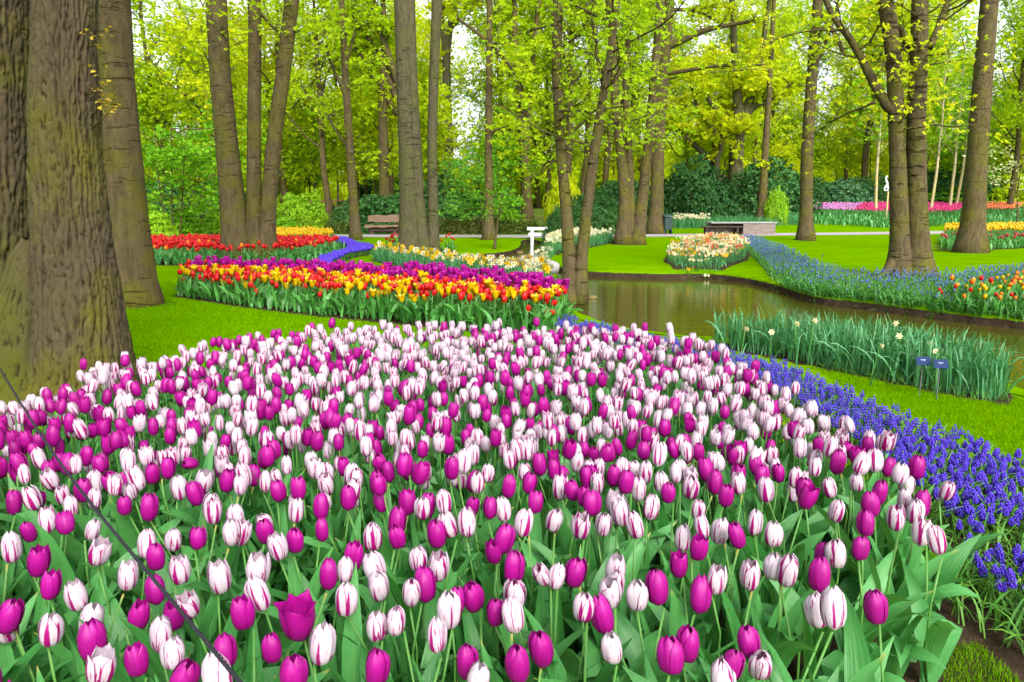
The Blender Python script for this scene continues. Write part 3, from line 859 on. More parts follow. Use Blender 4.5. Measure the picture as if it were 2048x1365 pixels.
# the great ridged trunk in front, on the left: two stems grown together
def great_tree():
    Y = 5.25
    root = empty('oak_tree', (*at_y(90, 790, Y)[0][:2], 0))
    off = np.array(root.location)
    b = MB()
    def ridged(tr, dy, seed, sides, n, amp=1.0, top=None):
        P, rad = stem_world(tr, Y + dy, n)
        rad = rad * 0.92
        P = P - off
        if top:
            P2 = walk(P[-1], (P[-1] - P[-8]), top, 14, 0.1, 0.03)
            P = np.vstack([P, P2[1:]]); rad = np.concatenate([rad, np.linspace(rad[-1], rad[-1] * 0.3, 15)[1:]])
        t, a, bb = frames(P)
        th = np.linspace(0, 2 * np.pi, sides, endpoint=False)
        ring = np.cos(th)[None, :, None] * a[:, None] + np.sin(th)[None, :, None] * bb[:, None]
        V0 = (P[:, None] + ring * rad[:, None, None]).reshape(-1, 3)
        wv = fbm(np.column_stack([V0[:, 0] * 3, V0[:, 1] * 3, V0[:, 2] * 2.2]), 3, seed + 3)
        thv = np.tile(th, len(P)); zv = V0[:, 2]
        k_r = 2 * round(np.pi * np.median(rad) / 0.040)
        cx, cy_ = np.cos(thv) * 4.0, np.sin(thv) * 4.0
        wob1 = fbm(np.column_stack([cx, cy_, zv * 3.0]), 3, seed) - 0.5
        wob2 = fbm(np.column_stack([cx * 3, cy_ * 3, zv * 9.0]), 2, seed + 1) - 0.5
        fur = np.abs(np.sin(0.5 * k_r * thv + 8.0 * wob1 + 3.4 * wob2)) ** 0.6
        cr = np.abs(vnoise(np.column_stack([cx * 5.5, cy_ * 5.5, zv * 19.0 + 6 * wob1]), seed + 8) - 0.5) * 2
        fur = fur * (0.50 + 0.50 * np.clip(cr / 0.16, 0, 1)) * (0.7 + 0.6 * fbm(np.column_stack([cx * 2, cy_ * 2, zv * 7]), 2, seed + 4))
        big = fbm(V0 * np.array([2.2, 2.2, 0.7]), 3, seed + 5) - 0.5
        disp = 0.034 * amp * (fur - 0.6) + 0.10 * big
        V = V0 + (ring.reshape(-1, 3)) * disp[:, None]
        b.add(V, grid_q(sides, len(P), True), uv=np.column_stack([fur, wv]))
        return P
    Pr = ridged([(160, 815, 290), (160, 760, 212), (158, 640, 168), (148, 480, 146), (136, 300, 134), (128, 120, 130), (124, -80, 128)], 0.0, 3, 200, 270, 1.0, 9)
    Pl = ridged([(-20, 860, 330), (-25, 760, 270), (-30, 600, 215), (-28, 400, 200), (-30, 180, 192), (-36, -80, 190)], 0.36, 21, 170, 230, 1.0, 9)
    ridged([(40, 840, 240), (45, 760, 190), (50, 680, 150), (52, 600, 120), (60, 520, 70), (66, 480, 30)], 0.02, 37, 90, 80, 0.6)
    ridged([(45, 1000, 560), (50, 880, 420), (50, 815, 330), (52, 765, 230), (55, 735, 120)], -0.02, 51, 90, 44, 0.5)
    b.build('trunk', M['oakgeo'], root)
    pts, wood = [], MB()
    r = np.random.default_rng(5)
    for P in (Pr, Pl):
        for i in range(8):
            s = P[-1 - i]; az = i * 2.4
            limb(wood, pts, s, (math.cos(az), math.sin(az), 0.5), r.uniform(3, 5), 0.10, 2, r)
    wood.build('limb', M['oak'], root)
    lb = MB(); put_leaves(lb, leaf_points(pts, 6, 0.35, r), 0.2)
    lb.build('crown', M['spring'], root)
    # small leafy shoots on the right flank of the trunk
    sh, lf = MB(), MB()
    for px, py, dy in ((196, 75, 0.0), (203, 215, -0.05), (206, 235, -0.1), (190, 170, -0.1)):
        p0, _ = at_y(px - 22, py + 22, Y - 0.05); p1, _ = at_y(px + 10, py - 4, Y + dy - 0.2)
        for k in range(3):
            pe = p1 + r.normal(0, 0.035, 3)
            pa = np.array([p0, (p0 + pe) / 2 + [0, 0, -0.02], pe]) - off
            sh.add_shape(tube(pa, [0.004, 0.003, 0.0015], 4))
            put_leaves(lf, pa[2] + r.normal(0, 0.025, (5, 3)), 0.04, [LEAF1])
    sp = sh.build('shoot', M['oak'], root)
    lf.build('leaves', M['amber'], root)
    tag(root, 'huge ridged mossy twin trunk rising from the striped tulips', 'tree')

m, nt = new_mat('furrowed_bark')
o = coords(nt, 'Object')
fu = attr(nt, 'pu')
n1 = noise(nt, 30.0, coords(nt, 'Object', (1, 1, 0.35)), 5.0, 0.65); n2 = noise(nt, 1.5, o, 4.0); n3 = noise(nt, 90.0, o, 3.0, 0.7)
c = mix(nt, n1, rgb(0.030, 0.023, 0.011), rgb(0.080, 0.064, 0.032))
c = mix(nt, sm(nt, n2, 0.60, 0.45), c, rgb(0.054, 0.042, 0.024))
mo = mth(nt, 'MULTIPLY', sm(nt, n2, 0.46, 0.68), mth(nt, 'MULTIPLY_ADD', n1, 0.6, 0.5))
c = mix(nt, mo, c, mix(nt, n3, rgb(0.046, 0.045, 0.005), rgb(0.100, 0.096, 0.009)))
z = nd(nt, 'ShaderNodeSeparateXYZ', {0: o}).outputs[2]
xs = nd(nt, 'ShaderNodeSeparateXYZ', {0: o}).outputs[0]
gm = mth(nt, 'MULTIPLY', mth(nt, 'MULTIPLY', sm(nt, z, 1.5, 0.6), mth(nt, 'MULTIPLY_ADD', sm(nt, n2, 0.35, 0.55), 0.4, 0.6)), sm(nt, xs, 0.16, -0.08))
c = mix(nt, gm, c, mix(nt, n3, rgb(0.026, 0.034, 0.004), rgb(0.080, 0.086, 0.007)))
c = mix(nt, mth(nt, 'MULTIPLY', sm(nt, fu, 0.60, 0.12), 0.85), c, rgb(0.018, 0.012, 0.006))
finish(nt, c, 0.9, 0.08, 0, None, mth(nt, 'ADD', n1, mth(nt, 'MULTIPLY', n3, 0.4)), 0.5, 0.02)
M['oakgeo'] = m
great_tree()

PT = park_tree
PT('beech_tree', 'smooth brown trunk with flared foot right behind the huge mossy trunk', [[(268, 612, 118), (262, 560, 104), (252, 440, 95), (240, 300, 88), (230, 150, 80), (222, -60, 74)]], 10.35, M['bark'], M['spring'], 17, flare=1.18, seed=2, nb=7, sides=28, wob=0.04)
PT('beech_tree', 'three stems splaying from one mossy foot beside the red tulips', [
    [(478, 528, 78), (470, 460, 60), (455, 300, 50), (440, 150, 46), (430, -50, 46)], [(512, 525, 48), (508, 440, 34), (508, 250, 30), (510, 100, 29), (508, -50, 28)],
    [(532, 528, 48), (535, 440, 36), (548, 280, 33), (566, 150, 33), (590, -50, 32)]], 18.6, M['bark'], M['spring'], 18, flare=1.3, seed=3, nb=6, sides=18,
    limbs=[([(515, 20, 6), (545, 55, 5), (575, 75, 4), (600, 60, 3)], 0.5)])
PT('beech_tree', 'slender trunk standing at the path left of the rustic bench', [[(712, 480, 26), (708, 420, 22), (700, 300, 19), (692, 170, 17), (686, 60, 14), (682, -50, 12)]], 32.0, M['bark'], M['spring'], 17, flare=1.4, seed=4, nb=9, epi=12, lsize=0.14, per=10,
    limbs=[([(694, 200, 8), (676, 160, 6), (655, 110, 5), (650, 60, 4)], -1.0), ([(690, 140, 7), (705, 80, 6), (720, 20, 5)], 1.0), ([(700, 300, 6), (670, 260, 5), (640, 200, 4)], 2)])
PT('beech_tree', 'tall twin grey and brown stems between the bench and the red tulips', [
    [(822, 512, 54), (818, 440, 44), (814, 300, 38), (808, 150, 36), (803, -50, 36)], [(848, 508, 40), (836, 420, 32), (830, 280, 28), (822, 140, 28), (816, -50, 28)],
    [(866, 516, 32), (866, 430, 24), (864, 280, 22), (868, 140, 22), (876, -50, 24)]], 20.8, M['grey'], M['spring'], 18, flare=1.3, seed=5, nb=6, sides=18)
PT('oak_tree', 'tree with long slanting forked limbs behind the twin grey stems', [[(770, 420, 26), (768, 330, 24), (765, 200, 20), (768, 100, 14), (765, -40, 12)]], 44.0, M['bark'], M['spring'], 16, seed=6, nb=9, epi=10, lsize=0.26, epi_lo=3,
    limbs=[([(797, 200, 20), (765, 130, 17), (730, 70, 14), (690, -10, 11)], 1.0), ([(800, 180, 16), (770, 90, 13), (745, 20, 10), (740, -20, 8)], -1.0), ([(795, 230, 14), (755, 170, 10), (720, 110, 8), (690, 60, 6)], 0.5)])
PT('oak_tree', 'forked trunk in front of the pale sky gap', [[(897, 405, 26), (897, 320, 22), (895, 200, 19), (892, 120, 18), (900, 50, 15), (925, -30, 12)]], 54.0, M['grey'], M['spring'], 16, seed=7, nb=7, epi=8, lsize=0.26, epi_lo=4,
    limbs=[([(893, 120, 14), (885, 60, 11), (880, 0, 9), (870, -30, 8)], 0.5), ([(900, 60, 10), (930, 20, 7), (960, -20, 5)], 1)])
PT('beech_tree', 'straight slim trunk behind the stream with one crooked side limb', [[(978, 480, 28), (978, 440, 20), (977, 300, 17), (978, 150, 15), (980, -50, 12)]], 32.0, M['bark'], M['spring'], 16, flare=1.5, seed=8, nb=8, epi=5, lsize=0.14, per=10, epi_lo=3.5,
    limbs=[([(980, 90, 9), (960, 70, 8), (940, 55, 7), (915, 38, 5)], 1.0), ([(980, 85, 9), (1000, 110, 8), (1015, 125, 6), (1030, 150, 5)], -0.6), ([(980, 270, 6), (995, 258, 5), (1020, 258, 4), (1030, 270, 3)], 0.3)])
PT('oak_tree', 'forked brown trunk above the white railing', [[(1056, 448, 30), (1052, 380, 24), (1046, 280, 20), (1040, 180, 17), (1030, 100, 13), (1028, -40, 10)], [(1052, 300, 14), (1058, 200, 12), (1068, 100, 11), (1082, -40, 9)]], 46.0, M['bark'], M['spring'], 16, seed=9, nb=8, epi=16, lsize=0.26, epi_lo=2.2)
PT('alder_tree', 'two knobbly stems leaning apart from the near pond bank', [
    [(1138, 592, 38), (1140, 540, 30), (1134, 440, 27), (1122, 300, 24), (1113, 150, 23), (1116, -50, 22)], [(1158, 590, 36), (1162, 520, 28), (1172, 440, 24), (1185, 330, 24), (1205, 200, 20), (1222, 100, 17), (1240, -50, 15)]], 11.9, M['scar'], M['spring'], 15, flare=1.3, seed=10, nb=7, epi=10, lsize=0.062, per=16, epi_lo=2.2, sides=18,
    limbs=[([(1210, 190, 9), (1195, 120, 7), (1190, 60, 6), (1170, 0, 5)], 0.3), ([(1190, 280, 5), (1215, 250, 4), (1240, 245, 3)], 0.4)])
PT('beech_tree', 'three bare stems on the far lawn between pond and path', [
    [(1246, 487, 40), (1250, 420, 27), (1245, 330, 24), (1233, 230, 22), (1228, 130, 20), (1215, -50, 18)], [(1262, 478, 24), (1262, 400, 18), (1258, 300, 16), (1250, 180, 14), (1262, -50, 12)], [(1272, 490, 38), (1285, 400, 25), (1300, 260, 22), (1312, 120, 20), (1325, -50, 18)]], 28.5, M['bark'], M['spring'], 17, flare=1.35, seed=11, nb=6, epi=9, lsize=0.13, per=11, epi_lo=3.0,
    limbs=[([(1233, 230, 8), (1255, 170, 7), (1275, 130, 5)], 0.6)])
PT('oak_tree', 'stout brown trunk beside the litter bin with a limb reaching over the lawn', [[(1311, 466, 44), (1313, 420, 31), (1316, 300, 29), (1326, 150, 27), (1334, 60, 26), (1340, -50, 24)]], 39.5, M['bark'], M['spring'], 18, flare=1.4, seed=12, nb=9, epi=7, lsize=0.18, per=9, epi_lo=4.0,
    limbs=[([(1330, 95, 18), (1370, 78, 15), (1410, 60, 12), (1450, 52, 9), (1520, 40, 6)], -1.0), ([(1320, 150, 10), (1370, 142, 8), (1430, 132, 6), (1540, 130, 4)], -2.0), ([(1336, 20, 8), (1390, 20, 6), (1450, 50, 5)], 2.0)])
PT('oak_tree', 'spreading oak with wide curving limbs above the dark rhododendrons', [[(1472, 400, 34), (1472, 300, 32), (1478, 245, 32), (1475, 200, 22), (1470, 120, 16), (1462, -40, 12)], [(1482, 250, 26), (1500, 200, 20), (1520, 150, 15), (1530, 60, 11), (1545, -40, 9)]], 53.0, M['grey'], M['spring'], 16, seed=13, nb=9, epi=18, lsize=0.28, epi_lo=2.5,
    limbs=[([(1486, 240, 14), (1510, 210, 12), (1545, 200, 10), (1580, 170, 7)], -1), ([(1468, 245, 12), (1430, 220, 10), (1400, 170, 8), (1350, 120, 6)], 1), ([(1430, 330, 14), (1400, 300, 11), (1365, 270, 9), (1338, 230, 7)], -2), ([(1430, 330, 12), (1428, 260, 9), (1395, 220, 7), (1380, 160, 5)], -2), ([(1440, 370, 16), (1430, 330, 14), (1445, 290, 8), (1440, 240, 6)], -2)])
PT('oak_tree', 'slim dark trunk rising between two rhododendrons by the stone seat', [[(1524, 436, 24), (1526, 380, 18), (1532, 280, 15), (1540, 160, 12), (1545, 60, 10), (1550, -40, 8)]], 47.0, M['bark'], M['spring'], 15, seed=14, nb=8, epi=8, lsize=0.25, epi_lo=3.5,
    limbs=[([(1541, 140, 8), (1500, 138, 7), (1450, 142, 6), (1380, 150, 5), (1330, 160, 3)], -1)])
PT('oak_tree', 'straight brown trunk on the lawn beside the far path', [[(1611, 481, 38), (1612, 430, 28), (1614, 300, 27), (1624, 150, 24), (1636, 0, 22), (1642, -50, 21)]], 32.0, M['bark'], M['spring'], 18, flare=1.35, seed=15, nb=8, epi=4, lsize=0.14, per=10, epi_lo=4.0,
    limbs=[([(1636, 20, 10), (1665, 60, 9), (1690, 110, 8)], -1), ([(1625, 150, 8), (1650, 90, 7), (1672, 30, 6), (1680, -20, 5)], 0.5)])
PT('beech_tree', 'two fused scarred trunks with buttress roots above the blue flower border', [
    [(1798, 556, 60), (1800, 500, 42), (1797, 380, 38), (1793, 250, 34), (1788, 120, 33), (1775, 20, 36), (1755, -60, 30)], [(1834, 554, 76), (1836, 500, 50), (1833, 380, 43), (1832, 250, 40), (1838, 120, 37), (1840, -60, 36)]], 14.7, M['scar'], M['spring'], 17, flare=1.30, seed=16, nb=6, sides=22, lsize=0.075, per=13, epi=4, epi_lo=2.6,
    limbs=[([(1785, 222, 26), (1760, 190, 20), (1735, 140, 17), (1700, 75, 14), (1665, 35, 12), (1640, -30, 10)], 0.8), ([(1860, 95, 15), (1880, 50, 14), (1898, 0, 13), (1910, -40, 12)], 0.5), ([(1800, 55, 14), (1815, 90, 12), (1830, 120, 12)], 0.2), ([(1750, 205, 6), (1700, 225, 4), (1660, 245, 3)], 0.8)],
    roots=[([(1788, 520, 24), (1772, 546, 16), (1748, 561, 5)], -0.5), ([(1848, 520, 24), (1864, 544, 16), (1884, 558, 5)], -0.3)])
PT('oak_tree', 'tall straight dark trunk by the yellow tulip bed', [[(1941, 503, 66), (1946, 450, 50), (1952, 350, 44), (1962, 200, 41), (1974, 60, 38), (1984, -60, 36)]], 22.8, M['bark'], M['spring'], 18, flare=1.25, seed=17, nb=7, sides=20)

# woodland beyond the path: a few kinds of tree, each standing many times
VAR = []
for k, kw in enumerate([
        dict(H=17, r0=0.20, first=0.20, nb=15, spread=4.2), dict(H=19, r0=0.24, first=0.24, nb=15, spread=4.6), dict(H=15, r0=0.16, first=0.16, nb=15, spread=3.8),
        dict(H=18, r0=0.19, first=0.30, nb=13, spread=4.2), dict(H=13, r0=0.14, first=0.14, nb=14, spread=3.6)]):
    w_, lp, ls = generic_tree(100 + k, per=15, lsize=0.172, **kw)
    lb = MB(); put_leaves(lb, lp, ls)
    VAR.append((w_.mesh('trunk', M['bark']), lb.mesh('crown', M['spring'])))
UND = []
for k, kw in enumerate([dict(H=6.5, r0=0.07, first=0.15, nb=14, spread=2.8), dict(H=5.0, r0=0.06, first=0.12, nb=13, spread=2.6), dict(H=8, r0=0.08, first=0.18, nb=15, spread=3.0)]):
    w_, lp, ls = generic_tree(200 + k, per=11, lsize=0.20, **kw)
    lb = MB(); put_leaves(lb, lp, ls)
    UND.append((w_.mesh('trunk', M['bark']), lb.mesh('crown', M['fresh']), lb.mesh('crown', M['spring'])))
BIR = []
for k in range(2):
    w_, lp, ls = generic_tree(300 + k, H=13, r0=0.11, first=0.3, nb=13, spread=2.4, per=6, lsize=0.2)
    lb = MB(); put_leaves(lb, lp, ls)
    BIR.append((w_.mesh('trunk', M['birch']), lb.mesh('crown', M['fresh'])))

def wood_tree(name, label, x, y, wood, crown, sc=1.0, rz=0.0, group=None, tilt=0.0):
    r_ = empty(name, (x, y, gz(x, y)), rz)
    r_.scale = (sc, sc, sc)
    r_.rotation_euler = (tilt, tilt * 0.5, rz)
    link('trunk', wood, r_); link('crown', crown, r_)
    return tag(r_, label, 'tree', group)

def sky_gap(x, y):
    px = 1024 + FPX * x / y
    return 905 < px < 985 or (px > 1330 and y < 57)

LANDMARK = ((60, 'the huge mossy trunk'), (250, 'the smooth flared trunk'), (350, 'the thin-stemmed green tree'), (500, 'the three splaying stems'), (620, 'the lime green bush'), (710, 'the slender trunk by the bench'), (760, 'the rustic bench'), (840, 'the twin grey stems'), (900, 'the forked trunk at the sky gap'),
            (978, 'the straight slim trunk'), (1055, 'the white railing'), (1160, 'the two knobbly stems'), (1265, 'the three bare stems'), (1315, 'the litter bin'), (1400, 'the yew-green bush'), (1475, 'the spreading oak'), (1530, 'the slim dark trunk'), (1615, 'the straight lawn trunk'), (1690, 'the layered rhododendron'),
            (1820, 'the fused scarred trunks'), (1945, 'the tall dark trunk'), (2030, 'the peach tulips'))
def tree_label(x, y, what='woodland tree'):
    px = 1024 + FPX * x / y
    mark = min(LANDMARK, key=lambda m_: abs(m_[0] - px))[1]
    dep = 'close behind' if y < 55 else 'in the wood behind' if y < 72 else 'far off behind'
    return '%s with yellow-green leaves %s %s' % (what, dep, mark), '%ss %s %s' % (what, dep, mark)

r = np.random.default_rng(77)
spots = []
for y0, y1, n, minsep in ((46, 55, 13, 3.2), (55, 66, 24, 3.2), (66, 84, 28, 3.4), (84, 110, 34, 3.6)):
    k = tries = 0
    while k < n and tries < 800:
        tries += 1
        y = r.uniform(y0, y1); x = r.uniform(-0.78, 0.80) * y
        if sky_gap(x, y) or any((x - a) ** 2 + (y - b) ** 2 < minsep ** 2 for a, b in spots):
            continue
        spots.append((x, y)); k += 1
        v = VAR[r.integers(0, len(VAR))]
        lab = tree_label(x, y)
        wood_tree('woodland_tree', lab[0], x, y, v[0], v[1], r.uniform(0.8, 1.15), r.uniform(0, 6.28), lab[1], r.normal(0, .02))
k = tries = 0
us = []
while k < 40 and tries < 900:
    tries += 1
    y = r.uniform(45, 78); x = r.uniform(-0.75, 0.78) * y
    if any((x - a) ** 2 + (y - b) ** 2 < 2.5 ** 2 for a, b in us) or (x > 0.2 * y and y < 57):
        continue
    us.append((x, y)); k += 1
    v = UND[r.integers(0, 3)]
    f = r.random() < 0.35
    lab = tree_label(x, y, 'low young ' + ('fresh green' if f else 'golden') + ' tree')
    lab = (lab[0].replace(' with yellow-green leaves', ''), lab[1])
    wood_tree('young_tree', lab[0], x, y, v[0], v[1] if f else v[2], r.uniform(0.8, 1.15), r.uniform(0, 6.28), lab[1])
for px, Y, v, lab in ((1440, 64, 3, 'leafy tree seen between the stout trunk and the spreading oak'), (1496, 78, 1, 'leafy tree high behind the spreading oak'), (2004, 52, 0, 'leafy tree right behind the tall dark trunk'), (1400, 90, 2, 'far leafy tree above the yew-green bush'),
                       (2035, 58, 1, 'leafy yellow-green tree at the right edge behind the peach tulips'), (2090, 47, 2, 'yellow tree leaning in from the right edge'), (1990, 63, 4, 'leafy tree filling the gap right of the tall dark trunk'), (-60, 48, 0, 'leafy tree at the left edge behind the huge mossy trunk')):
    x = (px - 1024) / FPX * Y
    wood_tree('woodland_tree', lab, x, Y, VAR[v][0], VAR[v][1], 1.0, px)
for px, py, Y, sc, lab in ((1752, 416, 50, 0.95, 'pale birch trunk left of the fused scarred trunks'), (1862, 412, 50.5, 0.9, 'leaning pale birch trunk right of the fused scarred trunks'), (1900, 410, 52, 0.95, 'birch with yellow-stained foot behind the magenta tulips'),
                           (1912, 408, 53, 0.9, 'birch next to the tall straight dark trunk')):
    p, _ = at_y(px, py, Y)
    i = int(px) % 2
    wood_tree('birch_tree', lab, p[0], Y, BIR[i][0], BIR[i][1], sc, px, None, 0.06 if px > 1850 else 0.0)

# the wood beyond reads as one mass
n = 11000
Y_ = rng.uniform(112, 150, n); X_ = rng.uniform(-0.85, 0.85, n) * Y_
top = 7.5 + 5.0 * vnoise(np.column_stack([X_ * 0.12, Y_ * 0.1, X_ * 0]), 8)
top = np.where(np.abs(X_ / Y_ * FPX + 1024 - 940) < 60, top * 0.7, top)
Zw = 0.8 + top * rng.random(n) ** 0.8
lb = MB(); put_leaves(lb, np.column_stack([X_, Y_, Zw]), 1.25)
stuff(lb.build('distant_woodland', M['spring']), 'far wood closing the view behind the trunks', 'woodland')

# ------------------------------------------------------------------ shrubs and hedges
def dome(seed, n=2200, lump=0.28, leaf=0.11, shapes=CLUSTERS, layered=False, deep=0.35):
    """foliage of a shrub in a unit half-ball, leaves facing outwards"""
    r = np.random.default_rng(seed)
    u = r.normal(0, 1, (n, 3)); u[:, 2] = np.abs(u[:, 2]) * 1.0 - 0.25
    u /= np.linalg.norm(u, axis=1)[:, None]
    rad = 1 + lump * (fbm(u * 2.4 + seed, 3, seed) - 0.5) * 2
    rad *= 1 - deep * r.random(n) ** 2
    P = u * rad[:, None]
    P[:, 2] = np.maximum(P[:, 2], -0.05 + 0.1 * r.random(n))
    if layered:
        P[:, 2] = np.round(P[:, 2] * 5 + 0.5 * np.sin(P[:, 0] * 4)) / 5 + r.normal(0, 0.03, n)
    b = MB()
    k = r.integers(0, len(shapes), n)
    az = np.arctan2(u[:, 1], u[:, 0])
    tone = np.clip(0.45 * vnoise(P * 3.1, seed) + 0.55 * r.random(n), 0, 1)
    for i, sh in enumerate(shapes):
        q = k == i; c = q.sum()
        tilt = np.arccos(np.clip(u[q, 2], -1, 1)) * 0.6 + r.normal(0, 0.55, c)
        b.add_many(sh, rots(r.uniform(0, 6.28, c), tilt, az[q], leaf * r.uniform(0.6, 1.3, c)), P[q], 0, tone[q])
    return b

def shrub_wood(seed):
    r = np.random.default_rng(seed); b = MB()
    for i in range(7):
        a = i * 0.9 + r.uniform(-.3, .3); e = r.uniform(0.3, 0.75)
        P = walk((0.05 * math.cos(a), 0.05 * math.sin(a), -0.1), (math.cos(a) * e, math.sin(a) * e, 1), r.uniform(0.8, 1.05), 5, 0.05, 0.12, r)
        b.add_shape(tube(P, np.linspace(0.035, 0.01, 6), 5))
    return b
SW = [shrub_wood(s).mesh('stem', M['bark']) for s in range(2)]
DM = {}
for key, mt, n, leaf, lay in (('rhodo', 'shrub', 4800, 0.060, False), ('rhodo2', 'shrub2', 4800, 0.058, False), ('yew', 'yew', 5200, 0.055, False), ('lime', 'lime', 3400, 0.066, False), ('fresh', 'fresh', 2600, 0.085, True), ('cover', 'lime', 2400, 0.10, True), ('bloom', 'blossom', 1400, 0.06, False), ('spring', 'spring', 2600, 0.075, False)):
    DM[key] = [dome(500 + 7 * i + len(key), n, 0.48, leaf, layered=lay).mesh('foliage', M[mt]) for i in range(2)]

def shrub(name, label, px, py, w, h, Y, kind, group=None, cat='shrub', deepness=0.8, i=0, sink=0.0):
    """w, h: size in the photograph; py: where it meets the ground"""
    p, mpp = at_y(px, py, Y)
    z = gz(p[0], Y)
    top = at_y(px, py - h, Y)[0][2]
    root = empty(name, (p[0], Y, z), px * 0.37)
    hz = max(0.25, top - z)
    root.scale = (w * mpp / 2, w * mpp / 2 * deepness, hz)
    root.rotation_euler = (0, 0, (px * 0.37) % 0.6 - 0.3)
    link('foliage', DM[kind][i % 2], root); link('stem', SW[i % 2], root)
    return tag(root, label, cat, group)

S = shrub
S('rhododendron', 'broad dark yew-green bush between bin and stone seat', 1395, 440, 180, 110, 49.5, 'yew')
S('rhododendron', 'dark rhododendron behind the slim dark trunk', 1530, 432, 190, 100, 51.0, 'rhodo', i=1)
S('rhododendron', 'rounded grey-green rhododendron with layered leaves', 1680, 424, 150, 66, 57.0, 'rhodo2')
S('rhododendron', 'low dark rhododendron behind the orange tulips', 2030, 414, 150, 50, 57.0, 'rhodo', i=1)
S('rhododendron', 'dark bushes behind the magenta tulips', 1885, 416, 190, 75, 58.5, 'yew', i=1)
S('rhododendron', 'dark bush beside the pale birch', 1750, 416, 110, 60, 57.5, 'yew', i=0)
S('rhododendron', 'dark leafy rhododendron right behind the bench', 775, 468, 170, 80, 41.5, 'rhodo', i=0)
S('rhododendron', 'dark rhododendron left of the bench', 700, 470, 85, 62, 41.0, 'rhodo', i=1)
S('rhododendron', 'tall rhododendron between the grey stems and the forked trunk', 885, 455, 140, 95, 45.0, 'rhodo', i=1)
S('yew_bush', 'dark yew beside the white railing', 1128, 478, 78, 66, 30.2, 'yew', i=0)
S('yew_bush', 'dark yew behind the two knobbly stems', 1180, 466, 120, 78, 36.0 + 3.6, 'yew', i=1)
S('shrub', 'bright lime green bush behind the yellow tulip bed', 600, 468, 118, 78, 40.0, 'lime')
S('shrub', 'green bush at the foot of the slim dark trunk', 1552, 432, 50, 50, 46.5, 'lime', i=1)
S('shrub', 'pale leafy shrub under the straight slim trunk', 1010, 464, 90, 40, 40.5, 'fresh', i=0)
S('shrub', 'yellow-leaved shrub between the white railing and the knobbly stems', 1130, 440, 80, 90, 44.0, 'spring', i=0)
for k, (px, py, w, h, Y) in enumerate([(310, 492, 90, 60, 27.0), (365, 480, 90, 50, 31.0), (420, 468, 80, 36, 37.0), (470, 470, 90, 45, 36.0), (340, 500, 60, 30, 24.5), (300, 470, 80, 55, 34), (560, 470, 90, 30, 37.5)]):
    S('ground_cover_shrub', 'bright green low shrub behind the red tulip bed', px, py, w, h, Y, 'cover', 'low bright shrubs behind the red tulips', i=k)
for k, (px, py, w, h, Y) in enumerate([(320, 450, 130, 90, 44), (420, 446, 130, 70, 46), (500, 446, 110, 60, 48), (250, 460, 130, 110, 43), (1240, 440, 130, 80, 50), (1620, 424, 120, 60, 57), (980, 440, 110, 70, 50), (640, 440, 120, 30, 52), (1960, 414, 120, 60, 57), (60, 460, 200, 120, 42), (150, 460, 150, 90, 45)]):
    S('understory_bush', 'dark understory bush in the shade of the wood', px, py, w, h, Y, 'rhodo', 'understory bushes', i=k)
rr = np.random.default_rng(4)
for k in range(48):
    Y = rr.uniform(54, 84); x = rr.uniform(-0.74, 0.78) * Y
    root = empty('understory_bush', (x, Y, gz(x, Y)), rr.uniform(0, 6.28))
    s_ = rr.uniform(1.6, 3.2); root.scale = (s_, s_, rr.uniform(1.4, 3.0))
    kd = ('fresh', 'spring', 'lime', 'spring', 'fresh', 'rhodo')[k % 6]
    link('foliage', DM[kd][k % 2], root); link('stem', SW[k % 2], root)
    tag(root, {'rhodo': 'dark bush deep in the wood', 'spring': 'golden green bush deep in the wood', 'fresh': 'fresh green bush deep in the wood', 'lime': 'lime green bush deep in the wood'}[kd], 'shrub', kd + ' bushes deep in the wood')

# layered small maple-like tree between the trunks
def small_tree(name, label, px, py, Y, H, spread, leafm, seed, lsize=0.15, per=14, bark='bark', stems=1, first=0.3, nb=10):
    r_ = np.random.default_rng(seed)
    p, _ = at_y(px, py, Y)
    root = empty(name, (p[0], Y, gz(p[0], Y)))
    wood, pts = MB(), []
    for s in range(stems):
        a = s * 2.1
        P = walk((0.1 * math.cos(a) * (stems > 1), 0.1 * math.sin(a) * (stems > 1), -0.1), (0.25 * math.cos(a) * (stems > 1), 0.25 * math.sin(a) * (stems > 1), 1), H, 8, 0.1, 0.06, r_)
        wood.add_shape(tube(P, np.linspace(0.06 if stems == 1 else 0.04, 0.012, 9), 7))
        for i in range(nb):
            k = 8 * (first + (1 - first) * (i + r_.random()) / nb); i0 = min(int(k), 7)
            q = P[i0] + (P[i0 + 1] - P[i0]) * (k - i0)
            az = i * 2.4 + s
            limb(wood, pts, q, (math.cos(az), math.sin(az), r_.uniform(0.0, 0.35)), spread * r_.uniform(0.6, 1.1), 0.022, 1, r_, 0.02)
    wood.build('trunk', M[bark], root)
    lb = MB(); put_leaves(lb, leaf_points(pts, per, 0.22, r_, 0.3), lsize, flat=0.5)
    lb.build('crown', leafm, root)
    return tag(root, label, 'tree')
small_tree('maple_tree', 'small layered green maple behind the straight slim trunk', 966, 462, 38.6, 3.1, 2.3, M['lime2'], 31, lsize=0.13, per=26, first=0.22, nb=15)
small_tree('sapling', 'thin dark sapling on the lawn in front of the straight slim trunk', 989, 496, 25.2, 2.0, 0.7, M['fresh'], 32, 0.10, 8, first=0.5)
small_tree('understory_tree', 'thin-stemmed green tree behind the red tulip bed', 350, 478, 30.0, 4.6, 2.2, M['fresh'], 33, 0.16, 12, stems=3, first=0.25, nb=9)
small_tree('understory_tree', 'second thin green tree beside the three splaying stems', 395, 470, 35.0, 4.2, 2.2, M['lime'], 34, 0.17, 11, stems=2, first=0.3, nb=9)
